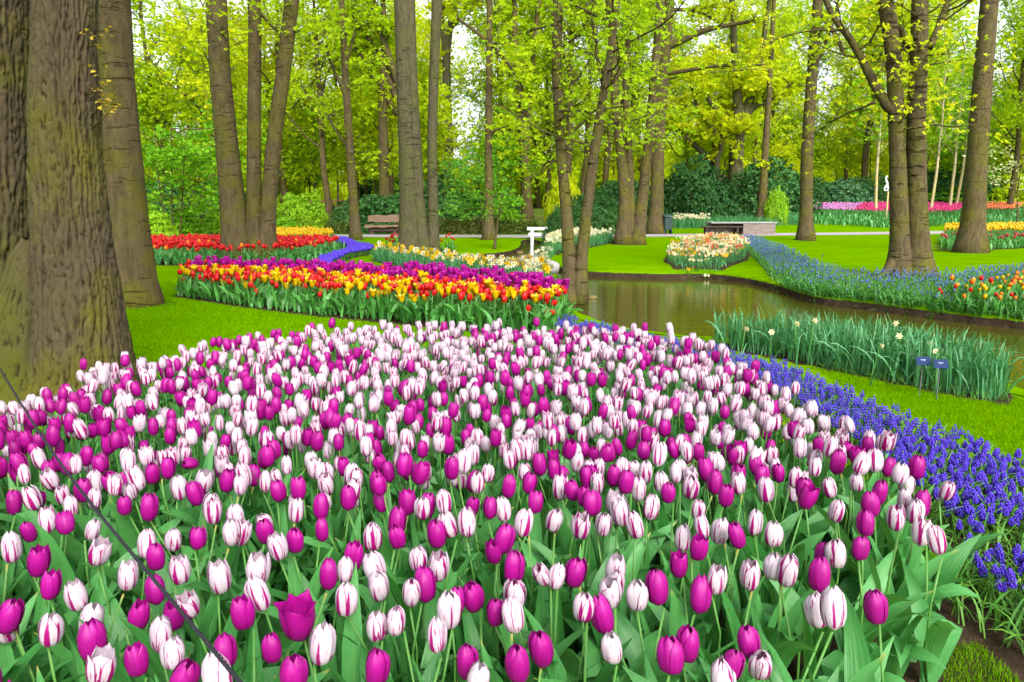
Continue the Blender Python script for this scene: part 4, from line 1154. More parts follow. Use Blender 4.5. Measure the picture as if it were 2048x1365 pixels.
small_tree('dogwood_tree', 'pale flowering branches at the right edge above the rhododendrons', 2040, 410, 45.0, 4.4, 2.6, M['blossom'], 35, 0.13, 8, stems=1, first=0.45)

# low clipped hedge along the path
def hedge(name, label, pa, pb, Ya, Yb, h, seed):
    a, b_ = at_y(pa, 470, Ya)[0][:2], at_y(pb, 470, Yb)[0][:2]
    root = empty(name, (*((a + b_) / 2), gz(*((a + b_) / 2))))
    r_ = np.random.default_rng(seed)
    n = int(np.linalg.norm(b_ - a) * 700)
    t = r_.random(n); c = a + (b_ - a) * t[:, None] - (a + b_) / 2
    ang = r_.uniform(-0.2, np.pi + 0.2, n); rad = 1 - 0.25 * r_.random(n) ** 2
    top = h * (1 + 0.25 * (vnoise(np.stack([t * 40, t * 0, t * 0], 1), seed) - 0.5))
    d = (b_ - a) / np.linalg.norm(b_ - a); nn = np.array([-d[1], d[0]])
    off = np.cos(ang)[:, None] * nn * 0.5 * rad[:, None]
    P = np.column_stack([c + off, np.maximum(0.02, np.sin(ang) * rad * top)])
    lb = MB(); put_leaves(lb, P, 0.10)
    lb.build('foliage', M['hedge'], root)
    wb_ = MB()
    for q in np.linspace(0.03, 0.97, 14):
        c = a + (b_ - a) * q - (a + b_) / 2
        wb_.add_shape(tube(walk((c[0], c[1], -0.1), (r_.normal(0, .2), r_.normal(0, .2), 1), h * 0.9, 4, 0, 0.15, r_), [0.02, 0.018, 0.014, 0.01, 0.006], 5))
    wb_.build('stem', M['bark'], root)
    return tag(root, label, 'hedge')
hedge('hedge', 'low brownish hedge along the path left of the slim trunk', 868, 972, 39.6, 39.4, 0.75, 1)
hedge('hedge', 'low green hedge along the path behind the white railing', 985, 1075, 39.4, 39.4, 0.7, 2)
hedge('hedge', 'low hedge at the foot of the bushes beside the bench', 655, 700, 39.8, 39.6, 0.55, 3)

# ------------------------------------------------------------------ flowers: shapes
def petal(h=0.082, Rr=0.030, half=R(53), phi=0.0, close=0.42, nv=7, nu=5, point=0.0, flare=0.0, fat=0.42):
    v = np.linspace(0, 1, nv)
    rad = Rr * np.interp(v, [0, .07, .22, fat, .68, .88, 1], [.15, .55, .90, 1.0, .965, .76, close])
    rad = rad + Rr * flare * v ** 3
    hw = half * np.interp(v, [0, .1, .4, .65, .82, .93, 1], [.9, 1, 1, 1, .84 - .35 * point, .56 - .3 * point, .08])
    z = h * np.interp(v, [0, .1, 1], [0, .06, 1.0])
    V, uv = [], []
    for k in range(nv):
        for j in np.linspace(-1, 1, nu):
            a = phi + j * hw[k]
            rr_ = rad[k] * (1.0 - 0.07 * j * j + 0.035 * (abs(j) < 0.1))
            V.append((rr_ * math.cos(a), rr_ * math.sin(a), z[k] - 0.04 * h * j * j * (v[k] > .9))); uv.append((j, v[k]))
    return Shape(V, grid_q(nu, nv), None, uv)

def join(shapes):
    V, Q, T, uv, n = [], [], [], [], 0
    for s in shapes:
        V.append(s.V); Q.append(s.Q + n); T.append(s.T + n); uv.append(s.uv); n += len(s.V)
    return Shape(np.concatenate(V), np.concatenate(Q), np.concatenate(T), np.concatenate(uv))

# (outer petal, inner cup) of several blooms: closed egg, slim, plump, half open, wide open
BLOOM = []
for h, Rr, close, fl, fat in ((0.080, 0.0245, 0.34, 0.0, 0.42), (0.084, 0.0232, 0.28, 0.0, 0.38), (0.076, 0.0258, 0.40, 0.0, 0.45), (0.080, 0.0252, 0.62, 0.05, 0.46), (0.080, 0.0300, 0.90, 0.60, 0.5), (0.078, 0.0262, 0.75, 0.22, 0.5)):
    BLOOM.append((petal(h, Rr, phi=0, close=close, flare=fl, fat=fat), join([petal(h * (1.0 + 0.02 * k), Rr * 0.885, half=R(64), phi=R(60 + 120 * k), close=close * 0.85, flare=fl * 0.8, fat=fat) for k in range(3)])))
def whole_bloom(i, low=False):
    o, c = BLOOM[i]
    return join([Shape(o.V @ np.array(Matrix.Rotation(R(120 * k), 3, 'Z')).T, o.Q, o.T, o.uv) for k in range(3)] + [c])
def mid_bloom(h, Rr, close, fl, fat):
    return join([petal(h, Rr, R(53), R(120 * k), close, 6, 4, 0, fl, fat) for k in range(3)] + [petal(h, Rr * 0.885, R(64), R(60 + 120 * k), close * .85, 5, 3, 0, fl * .8, fat) for k in range(3)])
WHOLE = [mid_bloom(0.080, 0.0245, 0.34, 0.0, 0.42), mid_bloom(0.084, 0.0232, 0.28, 0.0, 0.38), mid_bloom(0.076, 0.0258, 0.40, 0.0, 0.45), mid_bloom(0.080, 0.0252, 0.62, 0.05, 0.46), mid_bloom(0.078, 0.0262, 0.75, 0.22, 0.5)]
def small_bloom(h=0.075, Rr=0.03, close=0.45, point=0.0, flare=0.0):
    return join([petal(h, Rr, R(66), R(120 * k), close, 5, 3, point, flare) for k in range(3)] + [petal(h, Rr * .9, R(66), R(60 + 120 * k), close * .9, 5, 3, point, flare) for k in range(3)])
SMALL = [small_bloom(), small_bloom(0.08, 0.028, 0.4), small_bloom(0.07, 0.031, 0.6, 0, 0.15)]
def far_bloom(h=0.075, Rr=0.029):
    th = np.linspace(0, 2 * np.pi, 6, endpoint=False)
    V = [(r_ * math.cos(a + 0.5 * k), r_ * math.sin(a + 0.5 * k), z + (0.012 if (k == 3 and i % 2) else 0)) for k, (z, r_) in enumerate(((0, 0.3 * Rr), (0.3 * h, Rr), (0.65 * h, 0.97 * Rr), (0.9 * h, 0.55 * Rr))) for i, a in enumerate(th)]
    uv = [((i % 2) * 1.2 - 0.6, k / 3) for k in range(4) for i in range(6)]
    return Shape(V, grid_q(6, 4, True), None, uv)
FAR = [far_bloom(), far_bloom(0.082, 0.027), far_bloom(0.07, 0.031)]
LILY = [small_bloom(0.085, 0.027, 0.9, 1.0, 0.75), small_bloom(0.085, 0.028, 1.0, 1.0, 1.1)]
VIOL = [small_bloom(0.085, 0.032, 0.8, 0.6, 0.35), small_bloom(0.08, 0.032, 0.95, 0.6, 0.55)]

TLEAF = [strap(L * 1.12, W * 0.88, 8, ln, cu, tw, fo, wv) for L, W, ln, cu, tw, fo, wv in (
    (0.32, 0.030, 0.22, 0.9, 0.3, 0.35, 0.10), (0.29, 0.034, 0.35, 1.5, -0.4, 0.30, 0.15), (0.34, 0.027, 0.12, 0.5, 0.8, 0.40, 0.08), (0.27, 0.037, 0.45, 1.9, 0.5, 0.22, 0.20),
    (0.33, 0.031, 0.25, 1.2, -0.9, 0.30, 0.12), (0.30, 0.025, 0.10, 0.3, -0.5, 0.45, 0.05), (0.26, 0.038, 0.55, 2.3, 0.2, 0.20, 0.2), (0.31, 0.033, 0.30, 0.8, 1.2, 0.25, 0.15))]
FARLEAF = [strap(L, W, 4, ln, cu, tw, 0.3, 0, ([0, .35, .7, 1], [.5, 1, .8, .05]), 2) for L, W, ln, cu, tw in ((0.36, 0.029, 0.22, 0.9, 0.3), (0.33, 0.031, 0.35, 1.5, -0.4), (0.38, 0.026, 0.12, 0.5, 0.8), (0.31, 0.033, 0.45, 1.9, 0.5))]
SLEAF = [strap(L, W, 6, ln, cu, tw, 0.2, 0, ([0, .5, .85, 1], [.8, 1, .7, .1]), 2, p) for L, W, ln, cu, tw, p in (
    (0.50, 0.0085, 0.06, 0.25, 0.5, 1.5), (0.52, 0.008, 0.12, 0.6, -0.6, 2.5), (0.48, 0.009, 0.10, 2.2, 0.4, 5.0), (0.50, 0.008, 0.18, 2.6, 0.8, 6.0), (0.44, 0.009, 0.05, 0.15, 1.0, 1.0), (0.47, 0.0085, 0.22, 1.2, -0.8, 3.0), (0.50, 0.009, 0.30, 2.4, 0.9, 3.0), (0.46, 0.010, 0.42, 1.6, -1.2, 2.0), (0.52, 0.009, 0.15, 2.9, 0.3, 4.0), (0.45, 0.010, 0.60, 1.3, 0.6, 1.5))]
GLEAF = [strap(L, W, 5, ln, cu, tw, 0.2, 0, ([0, .5, .85, 1], [.8, 1, .7, .1]), 2, 1.3) for L, W, ln, cu, tw in ((0.20, 0.004, 0.3, 1.4, 0.3), (0.18, 0.0045, 0.6, 1.8, -0.5), (0.16, 0.004, 0.2, 0.6, 0.8), (0.22, 0.004, 0.4, 2.2, 0.2))]

def stem_shape(h=0.40, bend=0.02, r0=0.0042, sides=5):
    s = np.linspace(0, 1, 4)
    return tube(np.column_stack([bend * np.sin(s * np.pi), bend * 0.5 * np.sin(s * 2.2), s * h]), np.linspace(r0, r0 * 0.8, 4), sides)
STEM = [stem_shape(1.0, b) for b in (0.03, -0.04, 0.06)]
STEM_LO = [tube([(0, 0, 0), (b, 0, 0.5), (0, 0, 1.0)], 0.004, 3, cap=False) for b in (0.02, -0.025, 0.03)]

# ------------------------------------------------------------------ striped and purple tulips of the foreground bed
S_, P_ = 's', 'p'
NEAR = [(97,1250,S_),(195,1325,S_),(275,1315,P_),(345,1300,S_),(350,1350,P_),(312,1175,P_),(322,1265,S_),(385,1197,S_),(270,1225,P_),(183,1275,P_),(450,1300,P_),(487,1220,P_),(527,1180,S_),(595,1232,'o'),(547,1290,P_),(585,1338,P_),
 (640,1285,S_),(690,1195,S_),(750,1330,P_),(752,1245,S_),(790,1235,S_),(822,1175,S_),(852,1165,P_),(873,1270,S_),(897,1215,S_),(950,1180,P_),(990,1218,P_),(1033,1228,S_),(1030,1180,S_),(1037,1318,P_),(1088,1285,P_),(950,1348,S_),(935,1318,P_),
 (1165,1205,S_),(1228,1288,S_),(1215,1225,P_),(1222,1172,S_),(1275,1182,S_),(1318,1170,P_),(1345,1305,P_),(1398,1188,P_),(1432,1152,S_),(1455,1322,P_),(1450,1358,S_),(1503,1275,P_),(1520,1310,S_),(1500,1142,S_),(1547,1125,S_),(1572,1132,S_),(1640,1147,P_),
 (1640,1217,S_),(1755,1208,P_),(1645,1102,P_),(1675,1100,S_),(1733,1042,P_),(1742,1002,P_),(1755,980,P_),(1793,1030,S_),(1830,1016,S_),(1843,1058,S_),(1882,1077,S_),(1888,974,S_),(1833,930,P_),(1670,1015,S_),(1608,972,P_),(1547,1062,S_),(1508,1040,S_),(1482,1066,P_),(1438,1058,S_),(1408,1050,S_),
 (1395,1090,P_),(1145,1137,P_),(1108,1148,S_),(1090,1136,S_),(1025,1130,P_),(988,1098,P_),(1000,1072,P_),(1043,1040,S_),(1103,1032,S_),(1160,1044,S_),(1205,1042,S_),(1278,1045,S_),(1170,988,P_),(1150,975,P_),(1185,1000,P_),(875,1060,P_),(877,1122,S_),(838,1112,S_),(798,1065,P_),(790,1040,P_),(745,1068,S_),(757,1125,S_),(760,1160,S_),
 (703,1105,P_),(688,1135,S_),(657,1145,P_),(645,1055,P_),(560,1086,S_),(535,1052,P_),(590,1017,S_),(590,1075,P_),(513,1132,S_),(442,1148,S_),(475,1060,S_),(463,1060,S_),(395,1070,P_),(425,1018,S_),(345,1072,S_),(292,1085,S_),(360,1132,S_),(252,1147,S_),(190,1095,S_),(178,1052,S_),(72,1115,P_),(96,1165,P_),
 (22,1090,S_),(62,1055,P_),(95,1035,S_),(130,1036,P_),(25,1002,P_),(140,1010,S_),(70,990,S_),(108,950,S_),(50,945,S_),(150,925,S_),(295,1010,P_),(262,975,S_),(360,970,S_),(335,930,P_),(250,910,S_),(450,955,P_),(480,965,S_),(560,975,P_),(597,972,P_),(530,960,S_),(655,960,S_),(640,940,S_),(700,945,S_),(755,962,P_),(780,940,P_),(393,905,'f'),
 (815,1000,P_),(845,1010,S_),(890,1000,S_),(940,1005,P_),(955,960,S_),(905,1040,S_),(935,1040,S_),(1010,1015,S_),(980,1010,P_),(1015,968,P_),(1055,960,P_),(1070,1000,P_),(1120,970,S_),(1225,945,P_),(1250,960,P_),(1290,940,S_),(1325,960,S_),(1335,980,P_),(1300,1010,S_),(1245,1020,S_),(1225,1000,S_),(1380,965,S_),(1395,1010,S_),(1430,960,P_),(1450,985,P_),(1480,960,S_),(1535,975,S_),(1560,940,P_),(1590,950,S_),(1630,930,S_),(1665,970,S_),(1720,910,P_),(1738,880,S_),(1705,845,S_),(1690,845,S_)]
NEAR_HEADS, KIND = [], []
for px, py, k in NEAR:
    z = rng.uniform(0.42, 0.47)
    q = at(px, py + 4, z)
    NEAR_HEADS.append((q[0], q[1], z)); KIND.append(k)
nh = np.array(NEAR_HEADS)
cand = scatter(TULIPS, 0.092, 0.45)
zc = np.clip(rng.normal(0.435, 0.035, len(cand)), 0.33, 0.50)
px_, py_, _ = project(np.column_stack([cand, zc]))
traced_zone = (py_ > 1010) & (px_ > -20) & (px_ < 1950)
dmin = np.sqrt(((cand[:, None] - nh[None, :, :2]) ** 2).sum(2)).min(1)
ok = in_view(np.column_stack([cand, zc]), 300, 360) & (dmin > 0.075) & ~(traced_zone & (rng.random(len(cand)) < 0.72)) & (cand[:, 1] > 0.75)
cand, zc = cand[ok], zc[ok]
# the low, still green ones between the traced heads stay below them
heads = np.vstack([nh, np.column_stack([cand, zc])])
cl = 0.38 * vnoise(np.column_stack([heads[:, :2] * 2.6, heads[:, 2] * 0]), 41) + 0.62 * rng.random(len(heads))
left_more = 0.10 * sstep(-0.3, -2.5, heads[:, 0])
kinds = np.where(cl + left_more - 0.05 * sstep(3.6, 4.8, heads[:, 1]) > 0.575, 'p', 's').astype(object)
kinds[:len(KIND)] = KIND
bi = rng.choice([0, 1, 2, 3, 5], len(heads), p=[.34, .24, .18, .16, .08])
bi[kinds == 'o'] = 4
kinds[kinds == 'o'] = 'p'
tilt = np.abs(rng.normal(0, 0.19, len(heads))); tdir = rng.uniform(0, 6.28, len(heads))
fallen = kinds == 'f'; kinds[fallen] = 'p'; tilt[fallen] = 1.2; tdir[fallen] = 0.2
bscale = rng.uniform(0.86, 1.16, len(heads))
hx, hy, hd = project(heads)
vis = (hx > -10) & (hx < 2058) & (hy < 1385)
order = np.argsort(np.where(vis, hd, 1e6))
single = set(order[:300].tolist())

pm = {}
for k, mt in (('s', 'striped'), ('p', 'purple')):
    for i, (o_, c_) in enumerate(BLOOM):
        b1, b2 = MB(), MB()
        b1.add_shape(o_); b2.add_shape(c_)
        pm[k, i] = (b1.mesh('petal', M[mt]), b2.mesh('bloom', M[mt]))
stem_me = [MB().add_shape(s).mesh('stem', M['stem']) for s in STEM]
leaf_me = [MB().add_shape(s).mesh('leaf', M['tleaf']) for s in TLEAF]
NEARLAB = {}
ORD = ('first', 'second', 'third', 'fourth', 'fifth', 'sixth', 'seventh', 'eighth', 'ninth', 'tenth', 'eleventh', 'twelfth', 'thirteenth', 'fourteenth', 'fifteenth', 'sixteenth', 'seventeenth', 'eighteenth', 'nineteenth', 'twentieth')
RANK = {}
for band, lo_, hi_ in (('bottom edge', 1255, 1400), ('second row up', 1165, 1255)):
    for kk in 'sp':
        ii = [i for i in order[:300] if lo_ <= hy[i] < hi_ and kinds[i] == kk and not fallen[i] and bi[i] != 4]
        for n_, i in enumerate(sorted(ii, key=lambda i: hx[i])[:20]):
            RANK[i] = (n_, band)
alone = sorted([i for i in order[:300] if hx[i] > 1800 and hy[i] < 1000], key=lambda i: hy[i])
def tulip_label(i):
    if fallen[i]: return 'purple tulip lying over on its side among the striped ones', None
    if bi[i] == 4: return 'wide open purple tulip with petals spread apart', None
    lab = 'purple-flamed white tulip' if kinds[i] == 's' else 'plain purple tulip'
    px, py = hx[i], hy[i]
    if i in alone: return '%s standing alone among grape hyacinths, %s of these from the back' % (lab, ORD[alone.index(i)]), None
    if i in RANK: return '%s, %s of its colour from the left along the %s' % (lab, ORD[RANK[i][0]], RANK[i][1]), None
    row = 'front part' if py > 1080 else 'middle' if py > 960 else 'rear half'
    side = 'beside the grape hyacinths' if px > 1550 else 'left of the dark rope' if px < 60 + (py - 740) * 0.66 else 'under the pond view' if px > 1100 else 'in line with the mixed bed'
    return '%s in the big bed\'s %s, %s' % (lab, row, side), '%s tulips, %s, %s' % ({'s': 'striped', 'p': 'purple'}[kinds[i]], row, side)
for i in order[:300]:
    x, y, z = heads[i]
    hb = 0.04 * bscale[i]
    zb = z - hb
    ln = rng.normal(0, 0.05, 2)
    base = (x - ln[0] * zb, y - ln[1] * zb, 0.0)
    root = empty('striped_tulip' if kinds[i] == 's' else 'purple_tulip', base)
    root.rotation_euler = (-ln[1], ln[0], 0)
    st = link('stem', stem_me[i % 3], root); st.scale = (0.9, 0.9, zb); st.rotation_euler = (0, 0, rng.uniform(0, 6.28))
    bl = link('bloom', pm[kinds[i], bi[i]][1], root)
    bl.location = (0, 0, zb - 0.002); bl.scale = (bscale[i],) * 3
    bl.rotation_euler = (tilt[i] * math.cos(tdir[i]), tilt[i] * math.sin(tdir[i]), rng.uniform(0, 6.28))
    for k in range(3):
        pt = link('petal', pm[kinds[i], bi[i]][0], bl)
        op = rng.uniform(-0.035, 0.075); zs_ = rng.uniform(0.95, 1.04); pt.scale = (1, 1, zs_)
        pt.rotation_euler = (0, op, R(120 * k) + rng.uniform(-.12, .12))
    for k in range(3):
        lf = link('leaf', leaf_me[rng.integers(0, len(leaf_me))], root)
        s = rng.uniform(0.88, 1.22)
        lf.rotation_euler = (0, 0, k * 2.1 + rng.uniform(-.7, .7)); lf.location = (0, 0, 0.02 * k); lf.scale = (s, s * rng.uniform(.9, 1.15), s)
    lab, grp = tulip_label(i)
    tag(root, lab, 'tulip', grp)

def bed_of_tulips(heads, kinds_idx, blooms, mats, name, label, leafs=TLEAF, nleaf=3, leafm='tleaf', lscale=1.0, hb=0.04, tl=0.18, bsc=(0.84, 1.12), ground=None, skip_blooms=False):
    """many tulips that read as one mass: one object"""
    b = MB(); n = len(heads)
    g0 = np.zeros(n) if ground is None else ground
    zb = heads[:, 2] - hb - g0
    base = np.column_stack([heads[:, :2], g0])
    for i in range(len(STEM)):
        q = np.arange(n) % len(STEM) == i
        Rm = rots(rng.uniform(0, 6.28, q.sum()), sc=np.column_stack([np.full(q.sum(), .9), np.full(q.sum(), .9), zb[q]]))
        b.add_many(STEM_LO[i], Rm, base[q], len(mats))
    w = rng.integers(0, len(blooms[0]), n)
    for k in range(len(mats)):
        for i in range(len(blooms[k])):
            q = (kinds_idx == k) & (w % len(blooms[k]) == i); c = q.sum()
            b.add_many(blooms[k][i], rots(rng.uniform(0, 6.28, c), np.abs(rng.normal(0, tl, c)), rng.uniform(0, 6.28, c), rng.uniform(*bsc, c)), base[q] + np.column_stack([np.zeros(c), np.zeros(c), zb[q]]), k)
    for j in range(nleaf):
        w = rng.integers(0, len(leafs), n)
        for i, sh in enumerate(leafs):
            q = w == i; c = q.sum()
            b.add_many(sh, rots(j * 2.1 + rng.uniform(-.9, .9, c), sc=lscale * rng.uniform(0.85, 1.2, c)), base[q] + rng.normal(0, 0.008, (c, 3)) * [1, 1, 0.4], len(mats) + 1)
    ob = b.build(name, [M[k] for k in mats] + [M['stem'], M[leafm]])
    return stuff(ob, label, 'tulips')
rest = np.array([i for i in range(len(heads)) if i not in single])
bed_of_tulips(heads[rest], np.where(kinds[rest] == 's', 0, 1), [WHOLE, WHOLE], ['striped', 'purple'], 'tulips', 'dense striped white and purple tulips filling the back of the big bed')
# extra leaves between the near tulips
P = scatter(TULIPS, 0.105, 0.45); P = P[in_view(np.column_stack([P, np.full(len(P), .2)]), 300, 400)]
b = MB()
w = rng.integers(0, len(TLEAF), len(P))
for i, sh in enumerate(TLEAF):
    q = w == i; c = q.sum()
    b.add_many(sh, rots(rng.uniform(0, 6.28, c), sc=rng.uniform(0.7, 1.1, c)), np.column_stack([P[q], np.zeros(c)]), 0)
stuff(b.build('tulip_foliage', M['tleaf']), 'broad grey-green tulip leaves crowding between the stems', 'leaves')

# ------------------------------------------------------------------ grape hyacinths
def bells(h, w, rows, per, seed, low=False):
    r_ = np.random.default_rng(seed); sh = []
    for k in range(rows):
        t = k / (rows - 1)
        rad = w * (0.95 - 0.65 * t ** 2.2) * (0.8 if k == 0 else 1)
        for j in range(max(2, int(round(per * (1 - 0.55 * t))))):
            a = 2 * math.pi * (j + 0.5 * (k % 2)) / max(2, round(per * (1 - 0.55 * t))) + r_.uniform(-.2, .2)
            s = w * (0.62 - 0.22 * t)
            c = np.array([rad * math.cos(a), rad * math.sin(a), h * t])
            e = np.array([(1, 0, 0), (0, 1, 0), (-1, 0, 0), (0, -1, 0), (0, 0, 1.2), (0, 0, -1.2)]) * s
            e = e @ np.array(Matrix.Rotation(a, 3, 'Z')).T
            T = [(0, 1, 4), (1, 2, 4), (2, 3, 4), (3, 0, 4), (1, 0, 5), (2, 1, 5), (3, 2, 5), (0, 3, 5)]
            sh.append(Shape(c + e, None, T, np.tile([[0, t]], (6, 1)) + r_.uniform(-.3, .3)))
    return join(sh)
SPIKE = [bells(0.034, 0.0120, 5, 6, s) for s in range(3)]
SPIKE_LO = [bells(0.034, 0.0130, 3, 4, s + 9) for s in range(3)]
mp = scatter(MUSCARI, 0.047, 0.5)
dens = vnoise(np.column_stack([mp * 2.6, mp[:, 0] * 0]), 61)
mp = mp[dens + 0.12 * rng.random(len(mp)) > 0.31]
mz = np.clip(rng.normal(0.135, 0.018, len(mp)), 0.09, 0.19)
ok = in_view(np.column_stack([mp, mz]), 380, 260) & (ground_h(mp) > -0.08)
mp, mz = mp[ok], mz[ok]
qx, qy, qd = project(np.column_stack([mp, mz]))
o_ = np.argsort(np.where((qx > 0) & (qx < 2048) & (qy < 1365), qd, 1e6))
spike_me = [MB().add_shape(s).mesh('flower_spike', M['muscari']) for s in SPIKE]
mst = [MB().add_shape(stem_shape(1.0, b_, 0.0025, 4)).add_shape(Shape(GLEAF[i].V * [1, 1, 5.5], GLEAF[i].Q, None, GLEAF[i].uv)).mesh('grape_hyacinth', M['gleaf']) for i, b_ in enumerate((0.05, -0.06, 0.1))]
def hyacinth_label(px, py):
    side = 'next to the tulips' if px < 1905 + (py - 1000) * 0.35 - 60 * (py < 1000) else 'toward the lawn edge' if py < 930 + (px - 1900) * 0.5 else 'in the middle of the ribbon'
    far = 'at the frame corner' if py > 1090 else 'in the near part' if py > 960 else 'farther along the ribbon'
    return 'blue grape hyacinth %s, %s' % (side, far), 'grape hyacinth', 'grape hyacinths %s %s' % (side, far)
for n_, i in enumerate(o_[:300]):
    root = link('grape_hyacinth', mst[i % 3])
    root.location = (mp[i, 0], mp[i, 1], -0.005); root.rotation_euler = (rng.normal(0, .08), rng.normal(0, .08), rng.uniform(0, 6.28)); root.scale = (1, 1, mz[i])
    s = rng.uniform(0.74, 1.08)
    sp = link('flower_spike', spike_me[rng.integers(0, 3)], root)
    sp.location = (0, 0, 0.86); sp.scale = (s, s, s / mz[i])
    tag(root, *hyacinth_label(qx[i], qy[i]))
rest = o_[300:]
b = MB()
w = rng.integers(0, 3, len(rest))
near_ = qd[rest] < 3.5
for i in range(3):
    for lo in (0, 1):
        q = rest[(w == i) & (near_ == (lo == 0))]; c = len(q)
        b.add_many((SPIKE, SPIKE_LO)[lo][i], rots(rng.uniform(0, 6.28, c), np.abs(rng.normal(0, .12, c)), rng.uniform(0, 6.28, c), rng.uniform(0.74, 1.1, c)), np.column_stack([mp[q], mz[q] - 0.02]), 0)
        b.add_many(STEM_LO[1], rots(rng.uniform(0, 6.28, c), sc=np.column_stack([np.ones(c), np.ones(c), mz[q]])), np.column_stack([mp[q], np.zeros(c)]), 1)
stuff(b.build('grape_hyacinths', [M['muscari'], M['gleaf']]), 'ribbon of blue grape hyacinths along the pond side of the tulip bed', 'grape hyacinths')
P = scatter(MUSCARI, 0.040, 0.5); P = P[in_view(np.column_stack([P, P[:, 0] * 0]), 380, 300)]
P = np.vstack([P, scatter(poly([(1880, 1130), (1990, 1160), (2120, 1270), (2120, 1340), (2000, 1300), (1900, 1240)], 0.0), 0.035, 0.5)])
b = MB(); w = rng.integers(0, len(GLEAF), len(P))
for i, sh in enumerate(GLEAF):
    q = w == i; c = q.sum()
    b.add_many(sh, rots(rng.uniform(0, 6.28, c), sc=rng.uniform(0.6, 1.1, c)), np.column_stack([P[q], np.full(c, -0.003)]), 0)
stuff(b.build('hyacinth_foliage', M['gleaf']), 'thin grassy leaves under the grape hyacinths', 'leaves')

# ------------------------------------------------------------------ red, yellow and violet bed
P = scatter(MIXED, 0.105, 0.45)
lo, hi = at(352, 592, 0), at(1140, 655, 0)
dfront = poly_dist(P, MIXED)
# depth across the bed, 0 at the front edge and 1 at the back
front = MIXED[:6]; back = MIXED[7:]
def edge_d(P, line):
    d = np.full(len(P), 1e9)
    for a, c in zip(line[:-1], line[1:]):
        ab = c - a; t = np.clip(((P - a) @ ab) / (ab @ ab), 0, 1)
        d = np.minimum(d, np.hypot(*(P - a - t[:, None] * ab).T))
    return d
df, db = edge_d(P, front), edge_d(P, back)
v = df / (df + db) + rng.normal(0, 0.07, len(P))
keep = v > 0.06
P, v = P[keep], v[keep]
u_ = rng.random(len(P))
pxm, _, _ = project(np.column_stack([P, P[:, 0] * 0]))
kd = np.where(v > 0.66, 2, np.where(u_ < 0.60 + 0.18 * sstep(620, 380, pxm), 0, 1))
kd[(v > 0.62) & (rng.random(len(P)) < 0.14)] = 0
kd[(v > 0.50) & (v <= 0.66) & (u_ > 0.72)] = 2
z = np.clip(rng.normal(0.38, 0.035, len(P)) + 0.05 * (kd == 2) + 0.02 * v, 0.25, 0.52)
z = np.where((v < 0.25) & (rng.random(len(P)) < 0.25), z - 0.10, z)
H = np.column_stack([P, z])
def stemmed(kind, me_name, mat_, blooms, leafm='tleaf2', hz=0.4):
    out = []
    for i, bl in enumerate(blooms):
        g = MB()
        g.add_shape(stem_shape(hz, 0.02, 0.0045, 4), None, 0)
        for k in range(3):
            sh = TLEAF[(3 * i + k * 2) % 8]
            g.add_shape(sh, Matrix.Rotation(k * 2.1 + i, 4, 'Z'), 1, rng.random())
        out.append((g.mesh(me_name, [M['stem'], M[leafm]]), MB().add_shape(bl).mesh('bloom', M[mat_])))
    return out
KN = (('red_tulip', 'red', SMALL), ('yellow_tulip', 'yellow', LILY), ('violet_tulip', 'violet', VIOL))
KM = [stemmed(i, nme, mt, bl) for i, (nme, mt, bl) in enumerate(KN)]
LAB = ('red tulip in the mixed bed across the lawn', 'yellow lily-flowered tulip in the mixed bed across the lawn', 'violet tulip at the back of the mixed bed across the lawn')
used = np.zeros(len(P), bool)
for k in range(3):
    idx = np.where(kd == k)[0]
    idx = idx[np.argsort(H[idx, 1])][:(110, 130, 130)[k]]
    used[idx] = True
    for i in idx:
        g, bl = KM[k][rng.integers(0, len(KM[k]))]
        root = link(KN[k][0], g); s = z[i] / 0.44
        root.location = (P[i, 0], P[i, 1], -0.005); root.rotation_euler = (rng.normal(0, .06), rng.normal(0, .06), rng.uniform(0, 6.28)); root.scale = (s, s, s)
        b_ = link('bloom', bl, root); b_.location = (0, 0, 0.398); sc_ = rng.uniform(1.0, 1.35) / s; b_.scale = (sc_,) * 3; b_.rotation_euler = (rng.normal(0, .15), rng.normal(0, .15), rng.uniform(0, 6.28))
        tag(root, LAB[k], 'tulip', KN[k][0].replace('_', ' ') + 's of the mixed bed')
q = ~used
bed_of_tulips(H[q], kd[q], [SMALL, LILY, VIOL], ['red', 'yellow', 'violet'], 'tulips', 'further red, yellow and violet tulips in the mixed bed', leafm='tleaf2', bsc=(1.0, 1.3), leafs=FARLEAF, nleaf=2)
P = scatter(MIXED, 0.085, 0.5); b = MB(); w = rng.integers(0, len(TLEAF), len(P))
for i, sh in enumerate(TLEAF):
    q = w == i; c = q.sum()
    b.add_many(sh, rots(rng.uniform(0, 6.28, c), sc=rng.uniform(0.7, 1.1, c)), np.column_stack([P[q], np.zeros(c)]), 0)
stuff(b.build('tulip_foliage', M['tleaf2']), 'green leaves along the foot of the mixed tulip bed', 'leaves')

# ------------------------------------------------------------------ farther beds, each flower one small mesh
def one_piece(name, mat_, bloom, leafm, hz=0.36, bs=1.25, leaves=TLEAF, nl=3):
    g = MB()
    g.add_shape(stem_shape(hz, 0.02, 0.0055, 4), None, 0)
    for k in range(nl):
        g.add_shape(leaves[rng.integers(0, len(leaves))], Matrix.Rotation(k * 6.28 / nl + rng.uniform(0, 1), 4, 'Z'), 1, rng.random())
    g.add_shape(bloom, Matrix.Translation((0, 0, hz - 0.002)) @ Matrix.Rotation(rng.uniform(-.2, .2), 4, 'X') @ Matrix.Scale(bs, 4), 2, rng.random())
    return g.mesh(name, [M['stem'], M[leafm], M[mat_]])

